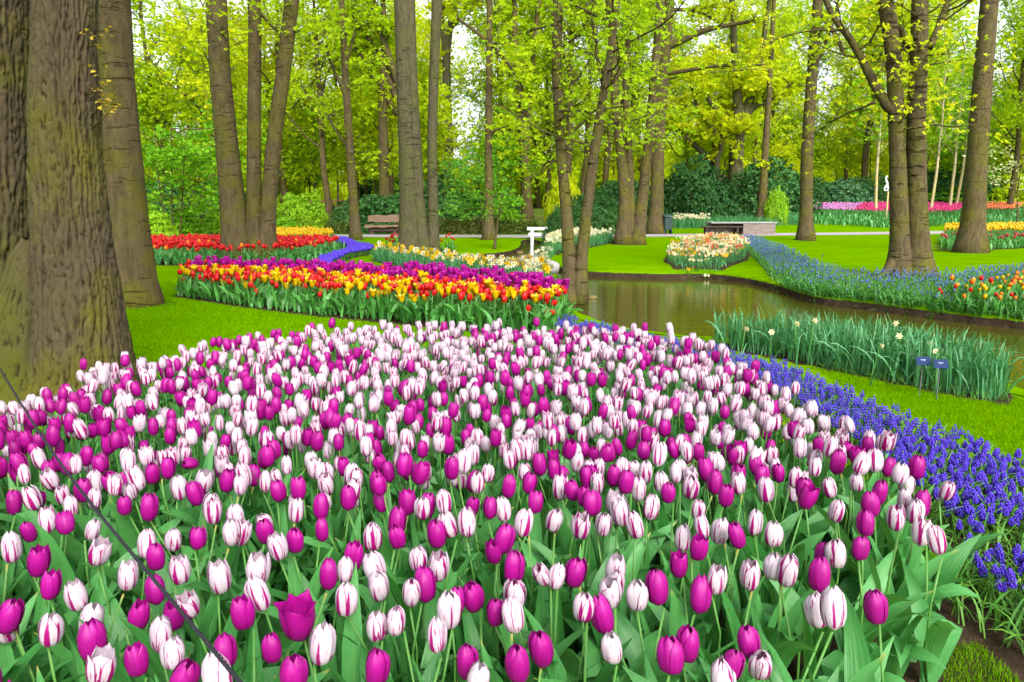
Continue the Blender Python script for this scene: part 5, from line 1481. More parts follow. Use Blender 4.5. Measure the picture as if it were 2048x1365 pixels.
def plant_each(name, label, cat, group, pts, meshes, sc=(0.9, 1.15), z0=None):
    for x, y in pts:
        o_ = link(name, meshes[rng.integers(0, len(meshes))])
        s = rng.uniform(*sc)
        o_.location = (x, y, gz(x, y) - 0.01 if z0 is None else z0); o_.scale = (s, s, s * rng.uniform(0.9, 1.1)); o_.rotation_euler = (rng.normal(0, .05), rng.normal(0, .05), rng.uniform(0, 6.28))
        tag(o_, label, cat, group)

def leaf_fill(name, label, pg, sp, leafs, leafm, sc=(0.7, 1.1)):
    P = scatter(pg, sp, 0.5); b = MB(); w = rng.integers(0, len(leafs), len(P)); g = ground_h(P)
    for i, sh in enumerate(leafs):
        q = w == i; c = q.sum()
        b.add_many(sh, rots(rng.uniform(0, 6.28, c), sc=rng.uniform(*sc, c)), np.column_stack([P[q], g[q] - 0.005]), 0)
    return stuff(b.build(name, M[leafm]), label, 'leaves')

reds = [one_piece('red_tulip', 'red', SMALL[i % 3], 'tleaf', 0.36, 1.35) for i in range(4)]
fire = [one_piece('orange_red_tulip', 'orange', SMALL[i % 3], 'tleaf', 0.36, 1.3) for i in range(2)]
P = scatter(RED_BED, 0.20, 0.45); dd = poly_dist(P, RED_BED); P = P[dd > 0.12]
P = P[np.argsort(P[:, 1])]
sel = rng.random(len(P)) < 0.10
print('red bed', len(P))
plant_each('red_tulip', 'red tulip in the bed behind the three splaying stems', 'tulip', 'red tulips behind the splaying stems', P[~sel][:135], reds, (0.95, 1.2))
Q_ = P[~sel][135:]
bed_of_tulips(np.column_stack([Q_, rng.normal(0.40, 0.03, len(Q_))]), np.zeros(len(Q_), int), [FAR], ['red'], 'tulips', 'further red tulips at the back of the bed behind the splaying stems', bsc=(1.2, 1.5), leafs=FARLEAF, nleaf=2)
plant_each('orange_red_tulip', 'orange tulip among the red ones behind the three splaying stems', 'tulip', 'orange tulips behind the splaying stems', P[sel][:40], fire)
leaf_fill('tulip_foliage', 'pale green leaves of the red tulip bed', RED_BED, 0.16, FARLEAF, 'tleaf')
P = scatter(RED_CLUMP, 0.36, 0.4); px, _, _ = project(np.column_stack([P, P[:, 0] * 0]))
P = P[(px < 825) | (rng.random(len(P)) < 0.45)]
plant_each('red_tulip', 'crimson red tulip in the clump at the twin grey stems', 'tulip', 'red tulips at the twin grey stems', P, [one_piece('red_tulip', 'red', SMALL[i], 'tleaf', 0.38, 1.2) for i in range(3)])

def mass(name, label, pg, sp, hz, mats_w, blooms, leafm='tleaf', cat='tulips', leafs=FARLEAF, nl=2, lsc=1.0, bsc=(1.1, 1.4), jit=0.03):
    P = scatter(pg, sp, 0.45); P = P[in_view(np.column_stack([P, P[:, 0] * 0 + 0.5]), 90)]; g = ground_h(P)
    blooms = FAR
    ks = rng.choice(len(mats_w), len(P), p=[w for _, w in mats_w])
    Hh = np.column_stack([P, g + rng.normal(hz, jit, len(P))])
    o_ = bed_of_tulips(Hh, ks, [blooms] * len(mats_w), [m_ for m_, _ in mats_w], name, label, leafs, nl, leafm, lsc, bsc=bsc, ground=g)
    o_['category'] = cat
    return o_
mass('yellow_tulips', 'dense yellow tulips in the far bed before the lime green bush', YELLOW_BED, 0.15, 0.42, [('yellow', 1.0)], SMALL)
mass('yellow_tulips', 'yellow tulips massed behind the tall straight dark trunk', poly([(1885, 490), (1960, 492), (2200, 487), (2200, 470), (1890, 473)], 0.0), 0.20, 0.60, [('yellow', 0.94), ('orange', 0.06)], SMALL)
P = scatter(TULIP_FAR, 0.62, 0.45); P = P[P[:, 1] < 30]
plant_each('crimson_tulip', 'white-edged crimson tulip in front of the yellow bed', 'tulip', 'crimson tulips by the dark trunk', P, [one_piece('crimson_tulip', 'crimson', SMALL[i], 'tleaf2', 0.34, 1.3) for i in range(3)])
leaf_fill('tulip_foliage', 'green leaves of the crimson tulip bed', TULIP_FAR, 0.17, FARLEAF, 'tleaf2')

def wpoly(pts):      # ground polygon given by picture columns at world distances
    return np.array([((px - 1024) / FPX * Y * 1.0, Y) for px, Y in pts])
mass('lilac_tulips', 'lilac tulips behind the straight brown trunk', wpoly([(1580, 50.5), (1700, 49.5), (1715, 54), (1560, 54.5)]), 0.17, 0.52, [('lilac', 0.9), ('pink', 0.1)], SMALL)
mass('magenta_tulips', 'magenta pink tulips in a long far band', wpoly([(1700, 49.5), (1800, 48.5), (1900, 49.0), (1925, 54), (1715, 54)]), 0.17, 0.54, [('pink', 0.85), ('crimson', 0.15)], SMALL)
mass('peach_tulips', 'peach orange tulips at the far right', wpoly([(1925, 50), (2020, 50.0), (2030, 54), (1930, 54)]), 0.17, 0.56, [('peach', 0.8), ('orange', 0.2)], SMALL)
mass('purple_tulips', 'dark purple tulips at the right edge', wpoly([(2030, 51), (2140, 51.0), (2140, 54), (2035, 54)]), 0.2, 0.5, [('violet', 1.0)], SMALL)
leaf_fill('tulip_foliage', 'band of green tulip leaves before the far pink tulips', wpoly([(1560, 47.0), (1700, 45.5), (1760, 44.5), (1900, 45.5), (2140, 46.5), (2140, 51), (1560, 51)]), 0.15, FARLEAF, 'tleaf', (0.9, 1.4))
leaf_fill('narcissus_foliage', 'strap leaves of narcissi behind the stone seat', wpoly([(1345, 44.0), (1450, 44.5), (1600, 46.0), (1600, 49), (1345, 47.5)]), 0.09, SLEAF, 'sleaf', (0.9, 1.3))

# ------------------------------------------------------------------ daffodils
def daffodil_bloom(s=1.0):
    sh = []
    for k in range(6):
        a = k * math.pi / 3; ca, sa = math.cos(a), math.sin(a)
        V = [(0, 0, 0), (0.018, -0.010, 0.003), (0.036, 0, 0.0), (0.018, 0.010, 0.003)]
        V = [(x * ca - y * sa, x * sa + y * ca, z) for x, y, z in V]
        sh.append(Shape(V, None, [(0, 1, 2), (0, 2, 3)], [(0, 0), (-1, .5), (0, 1), (1, .5)]))
    return join(sh)
def trumpet():
    th = np.linspace(0, 2 * np.pi, 8, endpoint=False)
    V = [(r_ * math.cos(a), r_ * math.sin(a), z) for z, r_ in ((0.001, 0.008), (0.014, 0.010), (0.020, 0.014)) for a in th]
    return Shape(V, grid_q(8, 3, True))
def daffodil(name, pet, cup, hz=0.36, leafm='sleaf', nl=4, bs=1.0, faces=1, toward=-1.2):
    g = MB()
    for f in range(faces):
        ox, oy = (0, 0) if faces == 1 else rng.normal(0, 0.06, 2)
        top = hz + rng.uniform(-.03, .02)
        P = np.array([(ox * .2, oy * .2, 0), (ox * .7, oy * .7, top * .6), (ox, oy, top), (ox, oy - 0.012, top + 0.006)])
        g.add_shape(tube(P, 0.0035, 4), None, 0)
        Mx = Matrix.Translation((ox, oy - 0.014, top + 0.004)) @ Matrix.Rotation(rng.uniform(-.6, .6), 4, 'Z') @ Matrix.Rotation(R(70), 4, 'X') @ Matrix.Scale(bs, 4)
        g.add_shape(daffodil_bloom(), Mx, 2, rng.random()); g.add_shape(trumpet(), Mx, 3, rng.random())
    for k in range(nl):
        g.add_shape(SLEAF[rng.integers(0, len(SLEAF))], Matrix.Rotation(rng.uniform(0, 6.28), 4, 'Z') @ Matrix.Scale(hz * rng.uniform(0.75, 1.0) / 0.5, 4), 1, rng.random())
    return g.mesh(name, [M['stem'], M[leafm], M[pet], M[cup]])
dy = [daffodil('yellow_daffodil', 'yellow', 'yellow', bs=1.9) for _ in range(3)]
dw = [daffodil('white_daffodil', 'white', 'yellow', bs=1.8) for _ in range(3)]
P = scatter(DAFFODIL, 0.235, 0.45); P = P[(poly_dist(P, DAFFODIL) > -1) & (poly_dist(P, POND) < -0.05) & (poly_dist(P, STREAM) < 0.02)]
sel = rng.random(len(P)) < 0.5
plant_each('yellow_daffodil', 'yellow daffodil in the strip along the stream', 'daffodil', 'yellow daffodils along the stream', P[sel][:150], dy)
plant_each('white_daffodil', 'white daffodil with yellow cup in the strip along the stream', 'daffodil', 'white daffodils along the stream', P[~sel][:150], dw)
leaf_fill('daffodil_foliage', 'blue-green daffodil leaves along the stream', DAFFODIL, 0.06, SLEAF, 'sleaf', (0.5, 0.8))
nw = [daffodil('white_narcissus', 'white', 'cream', 0.42, bs=1.6, faces=3) for _ in range(4)]
P = scatter(BRIDGE_NARC, 0.34, 0.45)
plant_each('white_narcissus', 'creamy white narcissus on the bank above the grey boulder', 'narcissus', 'white narcissi on the stream bank', P[:120], nw, (1.0, 1.35))
leaf_fill('narcissus_foliage', 'narcissus leaves on the bank above the grey boulder', BRIDGE_NARC, 0.10, SLEAF, 'sleaf', (0.7, 1.0))
P = scatter(wpoly([(1338, 44.5), (1410, 44.8), (1410, 46.5), (1338, 46.5)]), 0.35, 0.45)
plant_each('white_narcissus', 'creamy white narcissus behind the litter bin', 'narcissus', 'white narcissi behind the bin', P, nw, (1.2, 1.6))
# mixed cream, white and coral clump on the far bank
cc = [daffodil('cream_narcissus', a_, b_, 0.27, bs=1.0, faces=4) for a_, b_ in (('cream', 'orange'), ('white', 'yellow'), ('yellow', 'yellow'), ('cream', 'peach'), ('white', 'cream'), ('peach', 'red'))]
P = scatter(CLUMP, 0.34, 0.45); P = P[rng.permutation(len(P))][:290]
plant_each('cream_narcissus', 'cream and coral narcissus in the rounded clump on the far pond bank', 'narcissus', 'narcissi of the rounded clump', P, cc, (0.9, 1.35))
leaf_fill('narcissus_foliage', 'green leaves of the rounded clump on the far pond bank', CLUMP, 0.10, SLEAF + TLEAF[:2], 'sleaf', (0.35, 0.6))

# narcissus leaves gone over, on the near bank
leaf_fill('narcissus_foliage', 'tall blue-green strap leaves of the narcissus clump on the near bank', NARC, 0.034, SLEAF, 'sleaf', (0.55, 0.88))
wn_ = [daffodil('faded_narcissus', 'cream', 'cream', 0.36, bs=0.8, nl=2) for _ in range(3)]
for px, py in ((1545, 660), (1598, 660), (1622, 650), (1748, 682), (1803, 672), (1808, 648), (1858, 678), (1881, 694), (1482, 655)):
    x, y = at(px, py, 0.36)
    plant_each('faded_narcissus', 'single cream narcissus flower among the tall strap leaves', 'narcissus', 'last narcissi of the leaf clump', [(x, y)], wn_, (0.97, 1.03))
gw = poly([(1640, 738), (1760, 762), (1880, 788), (1990, 808), (2030, 800), (1985, 795), (1880, 776), (1760, 750), (1650, 730)], 0.0)
leaf_fill('weeds', 'pale trailing weeds along the foot of the strap leaves', gw, 0.035, GLEAF, 'gleaf', (0.4, 0.8))

# blue border on the far bank, orange tulips beside it
BELL = [bells(0.07, 0.014, 3, 2, s + 20) for s in range(2)]
TIP = Shape(np.array([(1, 0, 0.45), (0, 1, 0.45), (-1, 0, 0.45), (0, -1, 0.45), (0, 0, 1.5), (0, 0, -0.3)]) * [0.014, 0.014, 0.03], None, [(0, 1, 4), (1, 2, 4), (2, 3, 4), (3, 0, 4), (1, 0, 5), (2, 1, 5), (3, 2, 5), (0, 3, 5)], [(0, .3)] * 4 + [(0, 1), (0, 0)])
P = scatter(BLUE_STRIP, 0.085, 0.5, 0.6); g = ground_h(P); P, g = P[g > -0.15], g[g > -0.15]
b = MB(); c = len(P); hz = rng.uniform(0.14, 0.26, c)
b.add_many(TIP, rots(rng.uniform(0, 6.28, c), sc=np.column_stack([rng.uniform(0.45, 0.75, c)] * 2 + [rng.uniform(0.9, 1.5, c)])), np.column_stack([P, g + hz]), 0)
b.add_many(STEM_LO[0], rots(rng.uniform(0, 6.28, c), sc=np.column_stack([np.ones(c), np.ones(c), hz])), np.column_stack([P, g]), 1)
stuff(b.build('bluebells', [M['bluebell'], M['gleaf']]), 'blue flower border winding round the far lawn', 'bluebells')
leaf_fill('bluebell_foliage', 'grassy leaves of the blue border on the far lawn', BLUE_STRIP, 0.064, GLEAF, 'tleaf2', (0.9, 1.6))
P = scatter(BLUE_RIBBON, 0.075, 0.5); b = MB(); c = len(P); hz = rng.uniform(0.12, 0.17, c)
b.add_many(TIP, rots(rng.uniform(0, 6.28, c), sc=rng.uniform(1.6, 2.3, c)), np.column_stack([P, hz]), 0)
b.add_many(STEM_LO[0], rots(rng.uniform(0, 6.28, c), sc=np.column_stack([np.ones(c), np.ones(c), hz])), np.column_stack([P, hz * 0]), 1)
stuff(b.build('grape_hyacinths', [M['muscari'], M['gleaf']]), 'winding blue ribbon beside the red tulip bed', 'grape hyacinths')
P = scatter(ORANGE_BED, 0.16, 0.45); P = P[(ground_h(P) > -0.18)]
ot = [one_piece('orange_tulip', ('orange', 'orange', 'yellow', 'red')[i], SMALL[i % 3], 'tleaf2', 0.26, 0.85) for i in range(4)]
sel = rng.random(len(P)) < 0.75
plant_each('orange_tulip', 'orange tulip on the far pond edge beside the blue border', 'tulip', 'orange tulips on the pond edge', P[sel][:200], ot, (0.8, 1.2))
leaf_fill('tulip_foliage', 'green leaves of the orange tulips at the pond edge', ORANGE_BED, 0.12, TLEAF, 'tleaf2', (0.4, 0.75))

# long grass hanging over the far bank below the blue border
pts_ = []
for a_, b_ in zip(POND, np.roll(POND, -1, 0)):
    px, py, _ = project(np.array([[*((a_ + b_) / 2), -0.12]]))
    if 1555 < px[0] < 2100 and py[0] < 660:
        k = max(1, int(np.linalg.norm(b_ - a_) * 420))
        t = rng.random((k, 1)); q_ = a_ + (b_ - a_) * t
        nn = np.array([-(b_ - a_)[1], (b_ - a_)[0]]); nn /= np.linalg.norm(nn)
        if poly_dist((a_ + b_)[None] / 2 + nn * 0.05, POND)[0] > 0: nn = -nn
        pts_.append(q_ + nn * rng.uniform(-0.03, 0.45, (k, 1)))
P = np.concatenate(pts_); b = MB(); w = rng.integers(0, len(GLEAF), len(P)); g = ground_h(P, True)
for i, sh in enumerate(GLEAF):
    q = w == i; c = q.sum()
    b.add_many(Shape(sh.V * [1, 2.0, 1], sh.Q, None, sh.uv), rots(rng.uniform(0, 6.28, c), sc=rng.uniform(0.8, 1.4, c)), np.column_stack([P[q], g[q] - 0.01]), 0)
stuff(b.build('bank_grass', M['tleaf2']), 'long grass hanging over the far bank below the blue border', 'grass')

# ------------------------------------------------------------------ mown grass, blades where the lawn is near
BL = Shape([(-0.5, 0, 0), (0.5, 0, 0), (0.15, 0.35, 1.0)], None, [(0, 1, 2)])
def lawn_blades(pg, sp, name, label, w=0.004, h=(0.018, 0.034)):
    P = scatter(pg, sp, 0.5)
    bad = np.maximum(poly_dist(P, POND), poly_dist(P, STREAM)) > -0.13
    for q, m_ in SOILY:
        bad |= poly_dist(P, q) > -m_ + 0.01
    P = P[~bad & in_view(np.column_stack([P, P[:, 0] * 0]), 60, 60)]
    n = len(P); hh = rng.uniform(*h, n)
    b = MB(); b.add_many(BL, rots(rng.uniform(0, 6.28, n), rng.uniform(0, .6, n), rng.uniform(0, 6.28, n), np.column_stack([np.full(n, w), hh, hh])), np.column_stack([P, ground_h(P) - 0.003]), 0)
    print(name, n)
    return stuff(b.build(name, M['grass']), label, 'grass')
lawn_blades(poly([(1560, 700), (1700, 740), (2060, 800), (2120, 830), (2120, 960), (1900, 870), (1700, 780)], 0.0), 0.0105, 'grass', 'mown grass strip between grape hyacinths and strap leaves')
lawn_blades(poly([(230, 780), (240, 600), (340, 560), (400, 600), (800, 650), (1100, 680), (1000, 720), (500, 740)], 0.0), 0.019, 'grass', 'mown lawn behind the big tulip bed', 0.007, (0.02, 0.04))
moss = poly([(1880, 1400), (1900, 1290), (1960, 1290), (2060, 1380), (2060, 1420)], 0.0)
P = scatter(moss, 0.006, 0.5); n = len(P); hh = rng.uniform(0.01, 0.03, n)
b = MB(); b.add_many(BL, rots(rng.uniform(0, 6.28, n), rng.uniform(0, .8, n), rng.uniform(0, 6.28, n), np.column_stack([np.full(n, .003), hh, hh])), np.column_stack([P, np.full(n, -0.003)]), 0)
stuff(b.build('moss', M['grass']), 'patch of fine mossy grass on the bare soil in the corner', 'moss')

# ------------------------------------------------------------------ things in the park
M['oldwood'] = plain_mat('weathered_wood', (0.17, 0.115, 0.075), 0.8, 0.15, 6.0, 0.45, 0.4, (1, 8, 8))
M['darkwood'] = plain_mat('dark_wood', (0.06, 0.042, 0.03), 0.8, 0.15, 8.0, 0.4, 0.4)
M['whitepaint'] = plain_mat('white_paint', (0.78, 0.79, 0.80), 0.5, 0.3, 12.0, 0.06, 0.1)
M['redwood'] = plain_mat('red_brown_wood', (0.20, 0.085, 0.06), 0.8, 0.15, 10.0, 0.3, 0.3)
M['greenmetal'] = plain_mat('dark_green_metal', (0.010, 0.035, 0.030), 0.45, 0.4, 6.0, 0.2, 0.05)
M['rock'] = plain_mat('mossy_rock', (0.12, 0.095, 0.04), 0.85, 0.15, 5.0, 0.6, 0.8)
M['boulder'] = plain_mat('grey_boulder', (0.26, 0.25, 0.25), 0.8, 0.2, 4.0, 0.4, 0.6)
M['sculpt'] = plain_mat('white_sculpture', (0.75, 0.76, 0.80), 0.4, 0.4, 6.0, 0.05, 0.02)
M['rope'] = plain_mat('dark_rope', (0.022, 0.022, 0.030), 0.7, 0.2, 300.0, 0.5, 0.6)
M['plate'] = plain_mat('blue_label', (0.016, 0.030, 0.085), 0.7, 0.05, 20.0, 0.15, 0.02)
M['print'] = plain_mat('white_print', (0.34, 0.37, 0.45), 0.5, 0.2, 90.0, 0.1, 0.0)
M['steel'] = plain_mat('dull_steel', (0.10, 0.10, 0.11), 0.4, 0.4, 30.0, 0.2, 0.05)

def part(root, name, mat_, *shapes, smooth=False):
    b = MB()
    for s in shapes: b.add_shape(s)
    return b.build(name, mat_, root, smooth)

# rustic bench
p, _ = at_y(756, 478, 36.6)
root = empty('bench', (p[0], 38.2, gz(p[0], 38.2) + 0.012), R(-4))
def wavy_board(x0, x1, y0, y1, z0, z1, amp, seed, n=24):
    xs = np.linspace(x0, x1, n); r_ = np.random.default_rng(seed)
    t0 = z0 + amp * (vnoise(np.column_stack([xs * 3.1, xs * 0, xs * 0]), seed) - .5) * 2; t1 = z1 + amp * (vnoise(np.column_stack([xs * 2.7, xs * 0, xs * 0]), seed + 5) - .5) * 2
    V = np.stack([np.column_stack([xs, np.full(n, y0), t0]), np.column_stack([xs, np.full(n, y1), t0]), np.column_stack([xs, np.full(n, y1), t1]), np.column_stack([xs, np.full(n, y0), t1])], 1).reshape(-1, 3)
    Q = np.vstack([grid_q(4, n, True), [(0, 1, 2, 3), (4 * n - 1, 4 * n - 2, 4 * n - 3, 4 * n - 4)]])
    return Shape(V, Q)
part(root, 'backrest', M['oldwood'], wavy_board(-0.84, 0.84, 0.24, 0.31, 0.62, 0.97, 0.035, 3))
part(root, 'seat', M['oldwood'], wavy_board(-0.90, 0.80, -0.28, 0.22, 0.36, 0.47, 0.03, 8))
part(root, 'seat_log', M['darkwood'], tube([(-0.78, -0.02, 0.25), (0, -0.02, 0.24), (0.78, -0.02, 0.25)], [0.12, 0.13, 0.13], 12))
for s in (-0.6, 0.6):
    part(root, 'leg', M['darkwood'], tube([(s, -0.02, -0.02), (s, -0.02, 0.2)], [0.13, 0.12], 10))
    part(root, 'back_post', M['darkwood'], tube([(s * 1.05, 0.30, -0.02), (s * 1.05, 0.345, 0.9)], [0.045, 0.035], 8))
tag(root, 'rustic wooden bench of wavy planks beside the path', 'bench')

# white bridge railing
p, mpp = at_y(1064, 486, 31.0)
root = empty('bridge_railing', (p[0], 31.0, 0.0), R(4))
zz = lambda py: at_y(1064, py, 31.0)[0][2]
part(root, 'post', M['whitepaint'], box(-0.06, 0.06, -0.06, 0.06, -0.20, zz(461), 0.008))
part(root, 'post', M['whitepaint'], box(1.35, 1.47, -0.06, 0.06, -0.20, zz(461), 0.008))
part(root, 'top_rail', M['whitepaint'], box(-0.20, 1.8, -0.07, 0.07, zz(461) + .002, zz(455), 0.01))
part(root, 'middle_rail', M['whitepaint'], box(-0.15, 1.75, -0.095, -0.062, zz(472), zz(466), 0.006))
tag(root, 'white painted wooden railing of the little bridge over the stream', 'railing')

# litter bin
p, _ = at_y(1334, 470, 39.2)
root = empty('litter_bin', (p[0], 39.2, gz(p[0], 39.2)), R(12))
part(root, 'body', M['greenmetal'], box(-0.22, 0.22, -0.18, 0.18, 0.20, 0.88, 0.03))
part(root, 'lid', M['greenmetal'], Shape([(-.25, -.22, .90), (.25, -.22, .90), (.25, .2, .90), (-.25, .2, .90), (-.25, -.2, .95), (.25, -.2, .95), (.25, .2, 1.04), (-.25, .2, 1.04)], [(0, 3, 2, 1), (4, 5, 6, 7), (0, 1, 5, 4), (1, 2, 6, 5), (2, 3, 7, 6), (3, 0, 4, 7)]))
for s in (-1, 1):
    part(root, 'leg', M['greenmetal'], box(s * 0.19 - 0.03, s * 0.19 + 0.03, -0.17, 0.17, -0.02, 0.21, 0.01))
    part(root, 'lid_support', M['greenmetal'], box(s * 0.19 - 0.015, s * 0.19 + 0.015, 0.10, 0.15, 0.87, 0.95))
tag(root, 'dark green metal litter bin on legs beside the path', 'bin')

# brick and stone seat
m, nt = new_mat('old_brick')
o = coords(nt, 'Object')
bt = nd(nt, 'ShaderNodeTexBrick', {'Vector': nd(nt, 'ShaderNodeMapping', {'Vector': o, 'Rotation': (R(90), 0, 0)}).outputs[0], 'Color1': rgb(0.13, 0.085, 0.07), 'Color2': rgb(0.22, 0.17, 0.145), 'Mortar': rgb(0.17, 0.15, 0.13), 'Scale': 1.0, 'Brick Width': 0.21, 'Row Height': 0.065, 'Mortar Size': 0.008})
finish(nt, mix(nt, mth(nt, 'MULTIPLY', noise(nt, 3.0, o, 4.0), 0.5), bt.outputs['Color'], rgb(0.20, 0.18, 0.16)), 0.9, 0.1, 0, None, bt.outputs['Fac'], -0.4, 0.01)
M['brick'] = m
M['slab'] = plain_mat('stone_slab', (0.24, 0.26, 0.24), 0.8, 0.2, 6.0, 0.3, 0.3)
p, mpp = at_y(1480, 468, 38.6)
root = empty('brick_bench', (p[0], 38.6, gz(p[0], 38.6)), R(3))
k_ = mpp
part(root, 'wall', M['brick'], box(0.0, 1.66, -0.45, 0.5, -0.05, 0.56))
part(root, 'wall', M['brick'], box(-1.6, -0.002, 0.15, 0.48, -0.05, 0.555))
part(root, 'cap_slab', M['slab'], box(-1.7, 1.74, -0.50, 0.55, 0.562, 0.64, 0.015))
part(root, 'seat', M['darkwood'], box(-2.1, -0.03, -0.42, 0.10, 0.36, 0.43, 0.01))
part(root, 'leg', M['darkwood'], box(-1.9, -1.8, -0.35, 0.05, -0.03, 0.358))
part(root, 'leg', M['darkwood'], box(-0.30, -0.20, -0.35, 0.05, -0.03, 0.358))
tag(root, 'low brick wall seat with stone cap and dark wooden bench board', 'wall seat')

# stones in the stream
def stone(label, px, py, w, h, Y, mat_, seed, group=None, z=None, flat=0.8):
    p, mpp = at_y(px, py, Y)
    n, k = 14, 9
    th, ph = np.meshgrid(np.linspace(0, 2 * np.pi, n, endpoint=False), np.linspace(-np.pi / 2, np.pi / 2, k))
    u = np.stack([np.cos(ph) * np.cos(th), np.cos(ph) * np.sin(th), np.sin(ph)], -1).reshape(-1, 3)
    rad = 1 + 0.45 * (fbm(u * 1.6 + seed * 3.1, 3, seed) - 0.5)
    V = u * rad[:, None] * np.array([w * mpp / 2, w * mpp / 2 * flat, h * mpp * 0.62])
    b = MB(); b.add(V, grid_q(n, k, True))
    o_ = b.build('boulder' if mat_ == 'boulder' else 'stone', M[mat_])
    o_.location = (p[0], Y, (WATER_Z + h * mpp * 0.25) if z is None else z)
    return tag(o_, label, 'boulder' if mat_ == 'boulder' else 'stone', group)
stone('large smooth grey boulder below the white narcissi', 1103, 515, 34, 22, 17.6, 'boulder', 2, z=-0.05)
for k, (px, py, w, h, lab) in enumerate([(1005, 517, 14, 11, 'round mossy stone standing in the stream'), (1020, 522, 14, 12, 'brown mossy stone beside the biggest one in the stream'), (1037, 519, 19, 15, 'biggest olive mossy stone in the stream'), (985, 522, 22, 11, 'flat brown stone at the stream edge'), (945, 520, 26, 12, 'yellow-mossed flat stone at the foot of the dark bank'), (925, 524, 20, 9, 'low stone at the upper end of the dark bank'), (1040, 505, 16, 9, 'stone under the dark bank near the bridge'), (1052, 512, 16, 10, 'dark stone in front of the white narcissi')]):
    stone(lab, px, py, w, h, at(px, py + h / 2, -0.2)[1], 'rock', 10 + k, 'stones in the stream')
stone('rough dark stone at the waterline right of the knobbly stems', 1185, 590, 22, 8, at(1185, 592, -0.15)[1], 'rock', 33)

# red-brown fence on the rise behind the lime bush
p0, _ = at_y(632, 425, 52.0); p1, _ = at_y(700, 425, 52.0)
root = empty('wooden_fence', ((p0[0] + p1[0]) / 2, 52.0, gz(p0[0], 52.0)))
L = (p1[0] - p0[0]) / 2 + 0.3
zt = at_y(660, 403, 52.0)[0][2] - root.location.z
for k in range(5):
    x = -L + 2 * L * k / 4
    part(root, 'post', M['redwood'], box(x - 0.06, x + 0.06, -0.06, 0.06, -0.2, zt - 0.01, 0.01))
part(root, 'top_rail', M['redwood'], box(-L - .2, L + .2, -0.07, 0.07, zt - 0.008, zt + 0.08, 0.01))
part(root, 'middle_rail', M['redwood'], box(-L - .15, L + .15, -0.10, -0.062, zt * 0.55, zt * 0.55 + 0.09, 0.01))
tag(root, 'red-brown wooden railing in the wood behind the lime bush', 'fence')

# white sculpture on a slim post
Yq = 47.5
p, mpp = at_y(1773, 424, Yq)
root = empty('sculpture', (p[0], Yq, gz(p[0], Yq)))
base_z = root.location.z
def q(px, py): 
    w_, _ = at_y(px - 8, py, Yq); return (w_[0] - p[0], 0, w_[2] - base_z)
part(root, 'post', M['birch'], tube([(0, 0, -0.1), (0.0, 0, q(1781, 383)[2])], [0.07, 0.05], 8), smooth=True)
fig = MB()
fig.add_shape(tube([q(1782, 352), q(1780, 356), q(1779, 360)], [0.031, 0.056, 0.025], 8))
fig.add_shape(tube([q(1780, 358), q(1781, 364), q(1783, 369), q(1781, 373)], [0.037, 0.074, 0.050, 0.062], 8))
fig.add_shape(tube([q(1781, 372), q(1777, 377), q(1776, 380), q(1782, 382)], [0.062, 0.050, 0.037, 0.031], 8))
fig.add_shape(tube([q(1782, 371), q(1784, 376), q(1784, 380), q(1778, 382)], [0.062, 0.050, 0.037, 0.031], 8))
fig.add_shape(tube([q(1781, 360), q(1784, 365), q(1780, 370)], [0.028, 0.025, 0.019], 6))
fig.build('figure', M['sculpt'], root)
tag(root, 'slender white figure sculpture on a post beside the fused scarred trunks', 'sculpture')

# two small blue plant labels before the strap leaves
for px, py, lab in ((1846, 722, 'small blue plant label, the one nearer the pink tulips'), (1881, 728, 'small blue plant label, the one nearer the water')):
    Yl = at(px, py + 72, 0.0)[1]
    p, mpp = at_y(px, py, Yl)
    root = empty('plant_label', (p[0], Yl, 0.0), R(-6))
    z = p[2]
    pl = part(root, 'plate', M['plate'], box(-0.050, 0.050, -0.002, 0.002, -0.032, 0.032, 0.0008))
    pl.location = (0, -0.005, z); pl.rotation_euler = (R(-28), 0, 0)
    part(pl, 'printed_line', M['print'], box(-0.020, 0.018, -0.0030, -0.0024, 0.008, 0.0105), box(-0.014, 0.015, -0.0030, -0.0024, 0.001, 0.0028))
    part(root, 'stake', M['steel'], tube([(0, 0.003, -0.05), (0, 0.003, z - 0.005)], 0.004, 6))
    tag(root, lab, 'plant label')

# dark box at the red path
p, _ = at_y(421, 473, 28.0)
root = empty('sign_box', (p[0], 28.0, 0.0), R(6))
part(root, 'box', M['greenmetal'], box(-0.13, 0.13, -0.08, 0.08, 0.22, 0.38, 0.015))
part(root, 'post', M['greenmetal'], box(-0.03, 0.03, -0.03, 0.03, -0.05, 0.218))
tag(root, 'small dark box on a short post at the red path', 'sign box')

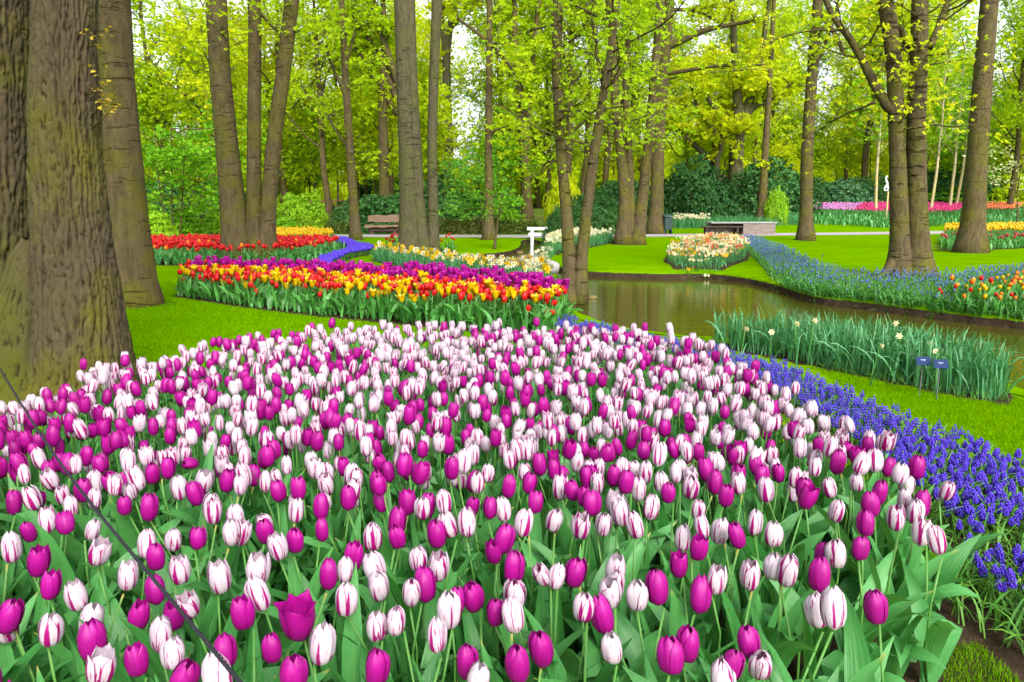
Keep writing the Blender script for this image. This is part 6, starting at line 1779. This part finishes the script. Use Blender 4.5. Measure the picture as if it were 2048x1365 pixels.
# curled brown leaf standing on the far lawn
p, mpp = at_y(1645, 512, 20.5)
b = MB(); b.add_shape(strap(0.13, 0.03, 6, 0.1, 0.9, 0.6, 0.5))
o_ = b.build('dry_leaf', M['amber2'] if 'amber2' in M else M['oldwood']); o_.location = (p[0], 20.5, gz(p[0], 20.5))
tag(o_, 'curled brown leaf standing on the far lawn', 'leaf')

# barrier rope in front of the bed, between two posts just out of the picture
pts = []
for px, py, dep in ((560, 1460, 0.98), (480, 1365, 1.08), (400, 1268, 1.20), (300, 1150, 1.37), (200, 1030, 1.62), (130, 940, 1.86), (70, 852, 2.20), (25, 780, 2.65), (0, 738, 2.95), (-40, 690, 3.35)):
    d = ray(px, py); pts.append(np.array([d[0], d[1], d[2]]) * dep + [0, 0, CAM_H])
pts = np.array(pts)
P = spline(np.column_stack([pts[:, :2], pts[:, 2]]), 90)
root = empty('rope_barrier', (P[0, 0], P[0, 1], 0.0))
off = np.array(root.location)
t, a, bb = frames(P)
twist = np.linspace(0, 2 * np.pi * 70, 90)
rp = MB()
fine = spline(P - off, 500); t, a, bb = frames(fine); tw = np.linspace(0, 2 * np.pi * 95, 500)
for k in range(3):
    c = fine + (np.cos(tw + k * 2.094)[:, None] * a + np.sin(tw + k * 2.094)[:, None] * bb) * 0.0018
    rp.add_shape(tube(c, 0.0021, 5, cap=False))
rp.build('rope', M['rope'], root)
e0, e1 = P[0] - off, P[-1] - off
part(root, 'post', M['steel'], tube([(e0[0], e0[1], 0.0), (e0[0], e0[1], e0[2] + 0.05)], 0.012, 10), smooth=True)
part(root, 'post', M['steel'], tube([(e1[0], e1[1], 0.0), (e1[0], e1[1], e1[2] + 0.05)], 0.012, 10), smooth=True)
tag(root, 'thin dark twisted rope running across the left of the tulip bed', 'rope')
for m_ in [m_ for m_ in bpy.data.meshes if m_.users == 0]:
    bpy.data.meshes.remove(m_)
print('objects', len(bpy.data.objects), 'tris', sum(len(m_.loops) - 2 * len(m_.polygons) for m_ in bpy.data.meshes))
